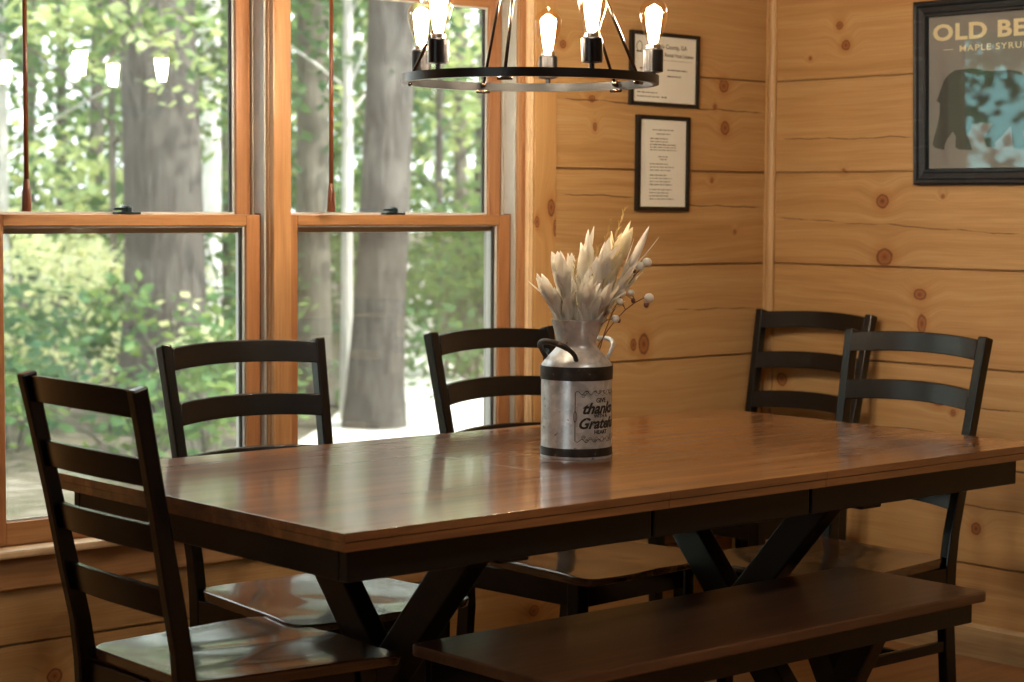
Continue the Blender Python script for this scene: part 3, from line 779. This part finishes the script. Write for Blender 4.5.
LS = [((549, 286), .02, 13, .052, .021, 'w', 'lowest white leaf stem leaning over the left rim of the can'),
      ((561, 268), .03, 18, .056, .024, 'w', 'bushy white leaf stem at the left of the bouquet'),
      ((573, 270), -.02, 11, .055, .018, 'w', 'slim white leaf stem behind the bushy left one'),
      ((587, 246), -.01, 13, .056, .023, 'w', 'tall white leaf stem above the middle of the can'),
      ((602, 256), .02, 14, .058, .024, 'w', 'white leaf stem right of the middle one, its broad leaves upright'),
      ((619, 243), -.02, 16, .062, .028, 'c', 'tall cream leaf stem with the broadest leaves'),
      ((634, 250), .01, 8, .075, .014, 'w', 'white leaf stem with long narrow leaves leaning furthest right'),
      ((586, 288), .04, 13, .050, .020, 'w', 'short white leaf stem at the front of the can mouth'),
      ((603, 292), .035, 11, .052, .020, 'w', 'short white leaf stem at the front right of the can mouth'),
      ((620, 280), .00, 9, .055, .018, 'c', 'cream leaf stem bending out to the right above the berries')]
for k, (pp, dp, n, L, w, mt, lab) in enumerate(LS):
    leafy(img_pt(pp[0]*.94+577*.06, pp[1]+14, dp), k, int(n*1.25), L*1.55, w*1.45, M['leaf_white' if mt == 'w' else 'leaf_cream'], lab, .30)
def grass(tip, k, label, spik=16):
    e = empty('dried_grass_stem', CAN); tag(e, label, 'dried stem', 'dried stems standing in the milk can')
    P = stem_path(tip, k+20)
    MB().tube(P, [.0017-.001*i/10 for i in range(11)], 6).build('stem', M['stem_gold'], e)
    mb = MB()
    for i in range(spik):
        t = .72+.28*i/spik; q = t*10; j = min(9, int(q)); p = P[j].lerp(P[j+1], q-j); d = (P[j+1]-P[j]).normalized()
        a = d.orthogonal().normalized(); b = d.cross(a); an = i*2.4; out = a*math.cos(an)+b*math.sin(an)
        leaf_shape(mb, p, d+out*.35, d.cross(out), .014, .0045, -.1, 4)
    o = mb.build('spikelets', M['stem_gold'], e); sm = o.modifiers.new('solid', 'SOLIDIFY'); sm.thickness = .0008
grass(img_pt(624, 208, .0), 0, 'golden grass stem rising highest of all above the can')
grass(img_pt(610, 220, .01), 1, 'golden grass stem with forked tip beside the tallest one', 10)
grass(img_pt(597, 246, .03), 2, 'thin golden grass stem in the middle of the bouquet')
grass(img_pt(575, 262, -.01), 3, 'short golden grass stem between the left leaves')
def berry_stem(tip, k, berries, buds, label):
    e = empty('berry_stem', CAN); tag(e, label, 'berry stem', 'berry stems standing in the milk can')
    P = stem_path(tip, k+31)
    MB().tube(P, .0011, 6).build('stem', M['stem_brown'], e)
    for (px, py, r) in berries:
        c = img_pt(px, py, .01+.006*math.sin(px)); q = min(P[5:], key=lambda a: (a-c).length)
        MB().tube(bez(q, (q+c)/2+Vector((0, 0, .004)), c, 5), .0007, 5).build('twig', M['stem_brown'], e)
        MB().sphere(c, r, 16, 12).build('berry', M['berry'], e, smooth=True)
    for (px, py, r) in buds:
        c = img_pt(px, py, -.004); q = min(P[5:], key=lambda a: (a-c).length)
        MB().tube([q, c], .0006, 5).build('twig', M['stem_brown'], e)
        MB().sphere(c, r, 10, 8, (1, 1, 1.2)).build('bud', M['bud'], e, smooth=True)
berry_stem(img_pt(643, 265, .01), 0, [(646, 263, .0105), (639, 267, .0105), (629, 276, .006)], [(634, 272, .004)], 'berry stem with the two highest white berries')
berry_stem(img_pt(645, 297, .01), 1, [(648, 298, .0105), (621, 293, .0098), (630, 293, .0078), (619, 302, .0080)], [(633, 301, .0052), (646, 305, .0062), (617, 290, .005)], 'berry stem reaching out right with a white berry at its end')
berry_stem(img_pt(612, 319, .012), 2, [(615, 319, .0088), (608, 310, .006)], [(605, 316, .005), (619, 321, .0045)], 'low berry stem drooping over the right rim of the can')

# ------------------------------------------------------------------ chandelier
def chandelier():
    c = Vector((-1.865, -0.945, 1.584)); Rr = .283
    e = empty('chandelier', c); tag(e, 'black wagon-wheel ring chandelier with glowing filament bulbs above the table', 'chandelier')
    auto_smooth(MB().lathe([(Rr, -.0095), (Rr, .0095), (Rr-.012, .0095), (Rr-.012, -.0095), (Rr, -.0095)], 96).build('ring', M['metal_dark'], e), 30)
    ux, uy = CR, -CF      # image right, away from camera
    hub = Vector((0, 0, .52))
    def pol(a, r, z): return ux*(r*math.cos(R(a)))+uy*(r*math.sin(R(a)))+Vector((0, 0, z))
    for k in range(5):
        a = 9+72*k
        p = pol(a, Rr-.006, .0095)
        b = empty('lamp_holder', p, 0, e)
        auto_smooth(MB().lathe([(0, -.0005), (.006, -.0005), (.006, .010), (.014, .011), (.0222, .013), (.0222, .061), (.0200, .064), (0, .064)], 24).build('socket', M['socket'], b), 35)
        auto_smooth(MB().lathe([(.0150, .064), (.0160, .064), (.0160, .072), (.0145, .074), (.0145, .064)], 20).build('ferrule', M['ferrule'], b), 35)
        prof = [(0.0135, .066), (.0145, .076), (.019, .094), (.026, .114), (.0305, .132), (.0320, .143), (.0305, .154), (.025, .164), (.015, .171), (.006, .174), (.003, .178), (0, .179)]
        auto_smooth(MB().lathe(prof, 28).build('glass_bulb', M['bulb'], b), 60)
        fm = MB()
        nfl = 11
        for i in range(nfl):
            t0 = 2*math.pi*i/nfl; t1 = t0+math.pi/nfl
            fm.tube([(.0070*math.cos(t0), .0070*math.sin(t0), .080), (.0120*math.cos(t0), .0120*math.sin(t0), .108), (.0160*math.cos(t1), .0160*math.sin(t1), .146)], .0030, 5)
        fm.build('filament', M['fil'], b)
        MB().tube([(0, 0, .066), (0, 0, .100), (0, 0, .145)], [.004, .0025, .0015], 8).build('glass_mount', M['bulb'], b)
        a2 = 42+72*k
        q = pol(a2, Rr-.020, .004); top = hub+pol(a2, .018, 0)
        rod = MB().tube([q, q.lerp(top, .5), top], .0036, 8).build('rod', M['rodmetal'], e, smooth=True)
        cl = MB().sphere(q, .0075, 10, 8); cl.tube([q, pol(a2, Rr-.010, -.001)], .0045, 8)
        w = pol(a2, Rr-.017, -.012); dv = pol(a2+90, 1, 0)
        cl.tube([w-dv*.016, w+dv*.016], .0042, 8); cl.build('clamp', M['rodmetal'], e, smooth=True)
    auto_smooth(MB().lathe([(0, -.02), (.018, -.02), (.026, -.01), (.026, .012), (.012, .022), (.008, .03), (.008, ZC-c.z-.52-.025), (.060, ZC-c.z-.52-.025), (.065, ZC-c.z-.52-.0005), (0, ZC-c.z-.52-.0005)], 28, (0, 0, .52)).build('stem', M['metal_dark'], e), 35)
chandelier()

# ------------------------------------------------------------------ framed certificates on the window wall
def doc(name, x0, x1, z0, z1, tilt, fw, label, builder):
    cx, cz = (x0+x1)/2, (z0+z1)/2; w, h = (x1-x0), (z1-z0)
    e = empty(name, (cx, -.0005, cz)); e.rotation_euler = (0, R(tilt), 0); tag(e, label, 'framed document')
    mb = MB()
    for a, b in (((-w/2, -.016, -h/2), (-w/2+fw, 0, h/2)), ((w/2-fw, -.016, -h/2), (w/2, 0, h/2)), ((-w/2+fw, -.016, h/2-fw), (w/2-fw, 0, h/2)), ((-w/2+fw, -.016, -h/2), (w/2-fw, 0, -h/2+fw))): mb.box(a, b)
    mb.build('frame', M['docframe'], e, 0.002)
    MB().box((-w/2+fw, -.008, -h/2+fw), (w/2-fw, -.004, h/2-fw)).build('paper', M['paper'], e)
    blk, gry = MB(), MB()
    builder(blk, gry, w-2*fw, h-2*fw)
    for m_, mat in ((blk, M['inkmid']), (gry, M['inkgrey'])):
        if m_.v:
            m_.v = [(x, -.0081-z, y) for x, y, z in m_.v]; m_.build('lettering', mat, e)
    MB().box((-w/2+fw, -.0125, -h/2+fw), (w/2-fw, -.0110, h/2-fw)).build('glass', M['frameglass'], e)
def words(mb, x0, x1, y, hgt, dens=.8):
    """a line of print too small to read: runs of ink"""
    x = x0
    while x < x1:
        L = random.uniform(.006, .020); L = min(L, x1-x)
        mb.add([(x, y-hgt/2, .0001), (x+L, y-hgt/2, .0001), (x+L, y+hgt/2, .0001), (x, y+hgt/2, .0001)], [(0, 1, 2, 3)]); x += L+.0035
def doc1(blk, gry, w, h):
    def put(body, size, x, y, mb, **kw):
        t = text_mb(body, size, .0002, **kw); mb.add([(a+x, b+y, c) for a, b, c in t.v], t.f)
    put('Fannin County, GA', .0185, .022, h/2-.030, blk, bold=.0003)
    put('Short-Term Rental Host License', .0155, .022, h/2-.054, blk, bold=.0003)
    words(gry, -.035, .115, h/2-.070, .0015)
    words(blk, -.105, -.070, h/2-.098, .0035); words(blk, .012, .098, h/2-.098, .0035)
    words(blk, -.105, -.078, h/2-.117, .0035); words(blk, .012, .070, h/2-.117, .0035)
    words(gry, -.115, -.03, -h/2+.028, .003); words(gry, -.115, -.02, -h/2+.016, .003)
    words(blk, -.012, .010, -h/2+.016, .004)
    n = 24
    cxx, cyy = -w/2+.026, h/2-.034
    for i in range(n):
        a, b = 2*math.pi*i/n, 2*math.pi*(i+1)/n
        blk.add([(cxx+.013*math.cos(a), cyy+.016*math.sin(a), .0001), (cxx+.013*math.cos(b), cyy+.016*math.sin(b), .0001), (cxx+.0105*math.cos(b), cyy+.0135*math.sin(b), .0001), (cxx+.0105*math.cos(a), cyy+.0135*math.sin(a), .0001)], [(0, 1, 2, 3)])
    blk.add([(cxx-.013, cyy-.017, .0001), (cxx+.013, cyy-.017, .0001), (cxx+.013, cyy-.013, .0001), (cxx-.013, cyy-.013, .0001)], [(0, 1, 2, 3)])
def doc2(blk, gry, w, h):
    y = h/2-.030
    words(gry, -.045, .045, y, .003); words(gry, -.028, .030, y-.012, .003)
    y -= .026
    rows = [(.000, 'b'), (.009, 'g'), (.018, 'b'), (.026, 'g'), (.034, 'g')]
    for dy, k in rows: words(blk if k == 'b' else gry, -.055, .058 if dy > .01 else .02, y-dy, .0028)
    words(gry, -.02, .025, y-.054, .0028); words(gry, -.012, .016, y-.062, .0028)
    for i in range(11): words(gry if i % 3 else blk, -.055, random.uniform(.02, .060), y-.076-i*.0093 - (.006 if i > 2 else 0) - (.006 if i > 6 else 0), .0026)
doc('framed_certificate', -.636, -.344, 1.607, 1.828, .6, .012, 'landscape certificate in a thin black frame, upper of the two on the wall', doc1)
doc('framed_notice', -.6065, -.382, 1.294, 1.580, .3, .013, 'portrait printed notice in a black frame, below the certificate', doc2)

# ------------------------------------------------------------------ bear poster on the right wall
def poster():
    yc, zc = -.866, 1.643; hw, hh = .285, .2675
    e = empty('framed_poster', (-.0092, yc, zc)); e.rotation_euler = (0, R(-1.8), 0); tag(e, 'framed maple syrup poster with a bear silhouette on the right wall', 'framed poster')
    # local: u = -y (to the right as seen), v = z ; depth = -x
    def P(u, v, d): return (-d, -u, v)
    fw = .048
    prof = [(0, 0), (0, .022), (.006, .027), (.014, .025), (.019, .019), (.034, .016), (.038, .020), (.044, .020), (.048, .012), (.048, 0)]
    corners = [(-1, -1), (1, -1), (1, 1), (-1, 1)]
    for i in range(4):
        a, b = corners[i], corners[(i+1) % 4]
        secs = []
        for c in (a, b):
            secs.append([P(c[0]*(hw-o), c[1]*(hh-o), d) for o, d in prof])
        MB().sweep(None, secs).build('frame', M['poster_frame'], e)
    pw, ph = hw-fw+.002, hh-fw+.002
    MB().box(P(-pw, -ph, .004), P(pw, ph, .008)).build('print', M['poster_print'], e)
    # bear silhouette, outline from the photograph (y,z) on the wall, completed beyond the frame edge
    B = [(-.721, 1.706), (-.698, 1.694), (-.682, 1.678), (-.672, 1.654), (-.663, 1.635), (-.656, 1.620), (-.668, 1.613), (-.667, 1.581), (-.657, 1.542), (-.648, 1.517), (-.642, 1.493), (-.652, 1.483), (-.684, 1.477), (-.685, 1.490), (-.694, 1.508), (-.714, 1.530), (-.725, 1.515), (-.723, 1.484), (-.738, 1.477), (-.782, 1.475), (-.777, 1.490), (-.766, 1.517), (-.783, 1.548), (-.812, 1.552), (-.853, 1.550), (-.842, 1.535), (-.822, 1.510), (-.832, 1.484), (-.862, 1.480), (-.858, 1.494), (-.893, 1.521), (-.913, 1.540), (-.921, 1.482), (-.930, 1.475), (-.965, 1.474), (-.962, 1.490), (-.955, 1.520), (-.962, 1.555), (-.985, 1.580), (-1.005, 1.582), (-1.035, 1.570), (-1.048, 1.575), (-1.050, 1.590), (-1.035, 1.612), (-1.020, 1.640), (-1.012, 1.655), (-1.004, 1.657), (-.998, 1.646), (-.970, 1.672), (-.943, 1.692), (-.900, 1.700), (-.849, 1.697), (-.779, 1.709)]
    mb = MB(); n = len(B)
    mb.add([P(-(y-yc), z-zc, .0083) for y, z in B], [tuple(range(n))]); mb.build('bear_silhouette', M['poster_bear'], e)
    def lettering(body, size, v, wid, u0, mat, **kw):
        t = text_mb(body, size, .0002, **kw); xs = [p[0] for p in t.v]; k = wid/(max(xs)-min(xs)); mx = (max(xs)+min(xs))/2
        t.v = [P((x-mx)*k+u0, y+v, .0086+z) for x, y, z in t.v]; t.build('lettering', mat, e)
    lettering('OLD BEAR', .064, .171, .445, .000, M['poster_cream'], bold=.0022, space=1.08)
    lettering('MAPLE SYRUP', .025, .1235, .232, -.0125, M['poster_cream'], bold=.0004, space=1.2)
    mb = MB()
    for s in (-1, 1): mb.add([P(s*.172-.0125, .1225, .0086), P(s*.138-.0125, .1225, .0086), P(s*.138-.0125, .1240, .0086), P(s*.172-.0125, .1240, .0086)], [(0, 1, 2, 3)])
    mb.build('dash_line', M['poster_cream'], e)
    MB().box(P(-pw, -ph, .0105), P(pw, ph, .0120)).build('glass', M['posterglass'], e)
def pframe():
    t = NT('blue_black_frame'); o = t.obj(); X, Y, Z = t.sep(o); nz = t.noise(o, 40, 4); st = t.noise(t.comb(t.math('MULTIPLY', X, 9.0), t.math('MULTIPLY', Y, 9.0), t.math('MULTIPLY', Z, 120.0)), 1.0, 2)
    c = t.ramp(nz, [(0.3, (.004, .007, .011)), (0.7, (.011, .018, .027))])
    c = t.mix(t.rng(st, 0.62, 0.7, 0, 0.5), c, (.06, .07, .08))
    return t.pbr(c, 0.32, 0, t.bump(st, 0.2, 0.002))
M['poster_frame'] = pframe()
M['poster_print'] = flat_mat('slate_print', (.225, .205, .225), 0.6, var=0.12, scale=3)
M['poster_bear'] = flat_mat('dark_slate_print', (.050, .052, .056), 0.6)
M['poster_cream'] = flat_mat('cream_print', (.78, .66, .46), 0.6, var=0.05)
poster()

# ------------------------------------------------------------------ wall outlet in the corner
e = empty('wall_outlet', (-.127, -.0005, .262)); tag(e, 'almond electrical outlet plate low on the wall behind the corner chair', 'outlet')
MB().box((-.035, -.006, -.057), (.035, 0, .057)).build('plate', M['plate'], e, 0.003)
for zz in (-.02, .02):
    f = MB().lathe([(0, 0), (.0165, 0), (.0165, .002), (0, .002)], 20); f.v = [(x, -.006-z, y+zz) for x, y, z in f.v]; f.build('receptacle', M['plate'], e)
    MB().box((-.007, -.0085, zz-.002), (-.0055, -.0078, zz+.007)).box((.0055, -.0085, zz-.002), (.007, -.0078, zz+.007)).build('slot', M['ink'], e)

# ------------------------------------------------------------------ outdoors
GZ = -0.6
def ground_mesh():
    n = 60; vs = []; fs = []
    for j in range(n+1):
        for i in range(n+1):
            x = -26+86*i/n; y = .3+66*j/n
            d = max(0, y-18); z = GZ + .02*math.sin(x*1.3)*math.cos(y*.9) + .0009*d*d*.35 + .05*math.sin(x*.35+1)*min(1, y/6)
            vs.append((x, y, z))
    for j in range(n):
        for i in range(n):
            a = j*(n+1)+i; fs.append((a, a+1, a+n+2, a+n+1))
    o = MB().add(vs, fs).build('forest_ground', M['ground'], smooth=True); tag(o, 'leaf-strewn forest ground outside the windows', 'ground', kind='structure')
    def gz(x, y):
        d = max(0, y-18); return GZ + .02*math.sin(x*1.3)*math.cos(y*.9) + .0009*d*d*.35 + .05*math.sin(x*.35+1)*min(1, y/6)
    return gz
gz = ground_mesh()
CAM = Vector((-4.8063, -4.2465, 1.3066))
def ray_xy(px, depth):
    """plan position at forward depth whose image column is px"""
    a = 0.7193 + math.atan((px-512)/1991.0); L = depth/math.cos(math.atan((px-512)/1991.0))
    return CAM.x+math.sin(a)*L, CAM.y+math.cos(a)*L
# clearing whose sunlit brightness is put into a pale ground colour
def ribbon(pts, mat):
    mb = MB(); vs = []; fs = []
    for i, (x, y, w) in enumerate(pts):
        a = pts[min(i+1, len(pts)-1)]; b = pts[max(i-1, 0)]; d = Vector((a[0]-b[0], a[1]-b[1], 0)).normalized(); nn = Vector((-d.y, d.x, 0))
        for s in (-1, -.5, 0, .5, 1):
            q = Vector((x, y, 0))+nn*w*s; vs.append((q.x, q.y, gz(q.x, q.y)+.035-.012*abs(s)))
    for i in range(len(pts)-1):
        for k in range(4): fs.append((i*5+k, i*5+k+1, (i+1)*5+k+1, (i+1)*5+k))
    return MB().add(vs, fs).build('bright_ground_strip', mat, smooth=True)
pp = [(*ray_xy(446, 14.5), 1.3), (*ray_xy(430, 17), .9), (*ray_xy(418, 21), .55), (*ray_xy(411, 26), .45), (*ray_xy(406, 33), .45), (*ray_xy(402, 44), .6), (*ray_xy(400, 60), .8)]
tag(ribbon(pp, M['sunlit_ground']), 'ground strip beyond the right window, sunlit brightness put into its colour', 'path', kind='structure')

def leaf_cloud(centers, radii, per, size, rs):
    """numpy leaf quads (bent rhombs) round cluster centres"""
    C = np.repeat(np.array(centers), per, 0); Rd = np.repeat(np.array(radii), per, 0); n = len(C)
    p = C + rs.normal(0, 1, (n, 3))*Rd*np.array([.5, .5, .38])
    d = rs.normal(0, 1, (n, 3)); d[:, 2] *= .5; d /= np.linalg.norm(d, axis=1, keepdims=True)
    up = rs.normal(0, .55, (n, 3)) + np.array([0, 0, 1.0]); s = np.cross(d, up); s /= np.linalg.norm(s, axis=1, keepdims=True)
    L = size*rs.uniform(.6, 1.25, (n, 1)); w = L*.34
    nr = np.cross(s, d)
    v = np.stack([p-d*L*.5, p+s*w-nr*L*.06, p+d*L*.5-nr*L*.14, p-s*w-nr*L*.06], 1).reshape(-1, 3)
    f = np.arange(n*4).reshape(n, 4)
    return v, f
def mesh_np(name, v, f, mat, parent):
    me = bpy.data.meshes.new(name); nv, nf = len(v), len(f)
    me.vertices.add(nv); me.vertices.foreach_set('co', v.astype(np.float32).ravel())
    me.loops.add(nf*4); me.loops.foreach_set('vertex_index', f.astype(np.int32).ravel())
    me.polygons.add(nf); me.polygons.foreach_set('loop_start', np.arange(0, nf*4, 4, dtype=np.int32))
    me.update(calc_edges=True); me.validate(); me.materials.append(mat)
    o = bpy.data.objects.new(name, me); COL.objects.link(o); o.parent = parent; return o
def trunk_mb(r, h, lean=(0, 0), n=18, flare=1.5, rough=.05, seed=0):
    rs = random.Random(seed); pts = []; rad = []
    N = 18; ph = rs.uniform(0, 6)
    for i in range(N+1):
        t = i/N; z = -.25+(h+.25)*t
        k = 1+(flare-1)*math.exp(-max(0, z)/.35)
        pts.append((lean[0]*t*h + .05*r*math.sin(z*1.1+ph)*2, lean[1]*t*h + .05*r*math.cos(z*.9+ph)*2, z)); rad.append(r*k*(1-.45*t))
    mb = MB(); secs = []
    for p, q in zip(pts, rad):
        secs.append([(p[0]+q*(1+rough*math.sin(3*a+p[2])+rough*.6*math.sin(7*a+ph))*math.cos(a), p[1]+q*(1+rough*math.sin(3*a+p[2])+rough*.6*math.sin(7*a+ph))*math.sin(a), p[2]) for a in [2*math.pi*k/n for k in range(n)]])
    mb.sweep(None, secs); return mb, pts, rad
def tree(name, px, depth, wpx, h, label, bark, leafm, clusters, lean=(0, 0), zr=(2.2, 8), spread=3.0, per=130, size=.16, group='trees outside the windows', seed=0, crad=(.7, 1.3), branches=6, flare=1.35):
    x, y = ray_xy(px, depth); z = gz(x, y); rs = np.random.default_rng(seed+100); r = wpx/1991.0*depth/2
    e = empty(name, (x, y, z)); tag(e, label, 'tree', group)
    mb, pts, rad = trunk_mb(r, h, lean, seed=seed, flare=flare); o = mb.build('trunk', bark, e, smooth=True)
    cs = []
    for i in range(clusters):
        a = rs.uniform(0, 2*math.pi); q = spread*math.sqrt(rs.uniform(.03, 1)); zz = rs.uniform(*zr); t = zz/h
        cs.append((lean[0]*zz+q*math.cos(a), lean[1]*zz+q*math.sin(a), zz))
    bm_ = MB()
    for i in range(min(branches, len(cs))):
        c = Vector(cs[i]); st = max(.5, min(h*.95, c.z-.8)); b0 = Vector((lean[0]*st, lean[1]*st, st)); mid = (b0+c)/2+Vector((0, 0, .25))
        bm_.tube(bez(b0, mid, c, 6), [max(.012, r*.22*(1-.12*k)) for k in range(7)], 6)
    if bm_.v: bm_.build('branches', bark, e, smooth=True)
    if cs:
        v, f = leaf_cloud(cs, [[rs.uniform(*crad)]*3 for _ in cs], per, size, rs)
        mesh_np('foliage', v, f, leafm, e)
    return e
A, Bm, Cm = M['leaf_a'], M['leaf_b'], M['leaf_c']
# trunks read from the photograph
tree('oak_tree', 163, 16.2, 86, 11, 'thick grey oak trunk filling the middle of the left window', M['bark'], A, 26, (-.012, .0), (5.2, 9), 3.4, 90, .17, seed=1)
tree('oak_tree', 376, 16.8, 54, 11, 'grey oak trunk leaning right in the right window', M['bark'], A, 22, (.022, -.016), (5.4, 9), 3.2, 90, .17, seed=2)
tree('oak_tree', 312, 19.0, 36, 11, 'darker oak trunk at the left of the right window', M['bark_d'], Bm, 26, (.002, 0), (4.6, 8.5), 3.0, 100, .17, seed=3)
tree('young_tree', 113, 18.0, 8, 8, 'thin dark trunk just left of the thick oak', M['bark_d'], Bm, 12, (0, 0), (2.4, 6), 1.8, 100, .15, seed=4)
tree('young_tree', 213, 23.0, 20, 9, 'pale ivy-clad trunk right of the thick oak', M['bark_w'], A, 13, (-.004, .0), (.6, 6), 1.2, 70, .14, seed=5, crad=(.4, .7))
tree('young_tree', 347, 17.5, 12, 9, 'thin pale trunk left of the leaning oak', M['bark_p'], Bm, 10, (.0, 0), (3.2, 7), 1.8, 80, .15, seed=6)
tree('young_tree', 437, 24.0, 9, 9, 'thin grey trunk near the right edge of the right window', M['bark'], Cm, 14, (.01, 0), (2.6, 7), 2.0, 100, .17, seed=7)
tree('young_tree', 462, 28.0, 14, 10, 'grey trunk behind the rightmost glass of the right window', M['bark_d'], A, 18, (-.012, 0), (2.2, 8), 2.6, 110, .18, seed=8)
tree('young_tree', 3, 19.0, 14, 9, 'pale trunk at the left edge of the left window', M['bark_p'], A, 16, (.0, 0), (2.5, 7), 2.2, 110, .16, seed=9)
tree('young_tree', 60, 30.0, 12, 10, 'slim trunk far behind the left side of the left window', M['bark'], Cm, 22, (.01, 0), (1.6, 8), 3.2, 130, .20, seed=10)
# leafy woodland further back
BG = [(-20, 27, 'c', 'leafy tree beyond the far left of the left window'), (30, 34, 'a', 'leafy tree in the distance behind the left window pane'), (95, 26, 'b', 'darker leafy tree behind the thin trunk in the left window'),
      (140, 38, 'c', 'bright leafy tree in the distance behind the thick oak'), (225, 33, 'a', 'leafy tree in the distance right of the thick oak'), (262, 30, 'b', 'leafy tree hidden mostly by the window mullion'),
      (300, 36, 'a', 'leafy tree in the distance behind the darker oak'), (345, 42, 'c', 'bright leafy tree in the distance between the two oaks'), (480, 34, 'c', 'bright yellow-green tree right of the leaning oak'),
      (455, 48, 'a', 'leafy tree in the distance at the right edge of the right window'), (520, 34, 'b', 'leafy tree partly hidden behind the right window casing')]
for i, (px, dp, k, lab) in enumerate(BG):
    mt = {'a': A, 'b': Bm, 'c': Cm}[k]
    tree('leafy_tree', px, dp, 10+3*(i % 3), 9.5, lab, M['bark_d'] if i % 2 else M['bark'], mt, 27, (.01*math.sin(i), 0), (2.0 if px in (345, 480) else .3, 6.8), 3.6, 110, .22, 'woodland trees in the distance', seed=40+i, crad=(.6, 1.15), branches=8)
def shrub(px, dp, mt, label, h=1.6, n=16, spread=1.2, per=85, size=.12, seed=0, z0=.2):
    x, y = ray_xy(px, dp); z = gz(x, y); e = empty('shrub', (x, y, z)); tag(e, label, 'shrub', 'shrubs outside the windows')
    rs = np.random.default_rng(seed+500); cs = [(rs.normal(0, spread*.5), rs.normal(0, spread*.5), rs.uniform(z0, h)) for _ in range(n)]
    sb = MB()
    for c in cs[:7]: sb.tube(bez(Vector((c[0]*.1, c[1]*.1, -.05)), Vector((c[0]*.3, c[1]*.3, c[2]*.6)), Vector(c), 5), [.018, .016, .013, .01, .008, .006], 5)
    sb.build('stems', M['bark_d'], e)
    v, f = leaf_cloud(cs, [[rs.uniform(.28, .5)]*3 for _ in cs], per, size, rs); mesh_np('foliage', v, f, mt, e)
SH = [(10, 15, Bm, 'green shrub low in the left corner of the left window', 1.2, 11), (48, 17, M['leaf_sunlit'], 'shrub left of the thick oak, sunlight put into its pale leaves', 1.6, 15), (92, 18.5, M['leaf_sunlit'], 'shrub just left of the thick oak, sunlight put into its pale leaves', 1.4, 13),
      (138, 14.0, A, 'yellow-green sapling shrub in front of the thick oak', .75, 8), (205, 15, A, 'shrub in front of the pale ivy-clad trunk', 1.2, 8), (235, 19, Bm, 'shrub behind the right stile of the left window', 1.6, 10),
      (462, 27, Bm, 'shrub beside the bright ground strip', 1.6, 12), (448, 22, A, 'low shrub between the bright ground strip and the right window edge', 1.3, 11), (478, 22, A, 'shrub at the right edge of the right window', 2.2, 14)]
for i, (px, dp, mt, lab, h, n) in enumerate(SH): shrub(px, dp, mt, lab, h, n, seed=i)
# leafy sprays hanging in front of the oak trunk
def spray(px, py, dp, mt, label, n=7, seed=0, sz=.13):
    x, y = ray_xy(px, dp); z = CAM.z+(212-py)/1991.0*dp
    e = empty('leafy_branch', (x, y, z)); tag(e, label, 'branch', 'leafy branches in front of the trunks'); rs = np.random.default_rng(900+seed)
    cs = [(rs.normal(0, .30), rs.normal(0, .25), rs.normal(0, .16)) for _ in range(n)]
    sb = MB(); root = Vector((0.3, .9, .7))
    for c in cs: sb.tube(bez(root, Vector((c[0]*.5+.1, c[1]*.5+.3, c[2]+.3)), Vector(c), 5), [.012, .010, .008, .007, .005, .004], 5)
    sb.build('twigs', M['bark_d'], e)
    v, f = leaf_cloud(cs, [[.17]*3 for _ in cs], 12, sz, rs); mesh_np('leaves', v, f, mt, e)
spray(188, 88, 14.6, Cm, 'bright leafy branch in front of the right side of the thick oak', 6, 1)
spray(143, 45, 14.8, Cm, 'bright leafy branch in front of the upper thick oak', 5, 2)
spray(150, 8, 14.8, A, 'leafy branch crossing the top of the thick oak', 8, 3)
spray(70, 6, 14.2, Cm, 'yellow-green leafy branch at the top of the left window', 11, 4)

# trees at the side of the house, seen only as reflections in the poster glass and the polished wood
for i, (x, y, k) in enumerate([(-9.5, 7.5, 'a'), (-13, 9, 'b'), (-8, 12, 'c'), (-16, 13, 'a'), (-4, 13, 'b'), (-20, 17, 'b')]):
    px = 512+1991*math.tan(math.atan2(x-CAM.x, y-CAM.y)-0.7193); dp = math.hypot(x-CAM.x, y-CAM.y)*math.cos(math.atan2(x-CAM.x, y-CAM.y)-0.7193)
    lab = ['nearest leafy tree at the side of the house', 'second leafy tree at the side of the house', 'pale leafy tree behind the nearest side tree', 'leafy tree far along the side of the house', 'leafy tree left of the window view', 'furthest leafy tree at the side of the house'][i]
    tree('leafy_tree', px, dp, 26, 9, lab, M['bark_d'], {'a': A, 'b': Bm, 'c': Cm}[k], 40, (0, 0), (.6, 8), 2.6, 110, .2, 'trees at the side of the house', seed=80+i, crad=(.6, 1.1), branches=8)

# unseen fill lamp, added on the ceiling to brighten the near side
e = empty('added_fill_lamp', (-2.2, -3.5, ZC)); tag(e, 'added round fill lamp on the ceiling, unseen, out of the picture', 'ceiling lamp')
auto_smooth(MB().lathe([(0, -.0005), (.19, -.0005), (.19, -.03), (.175, -.035), (.175, -.02), (0, -.02)], 40).build('rim', M['metal_dark'], e), 35)
auto_smooth(MB().lathe([(.174, -.0325), (.12, -.055), (.05, -.065), (0, -.066)], 40).build('diffuser', emit_mat('fill_lamp_glow', (1.0, .90, .78), 46.0), e), 60)
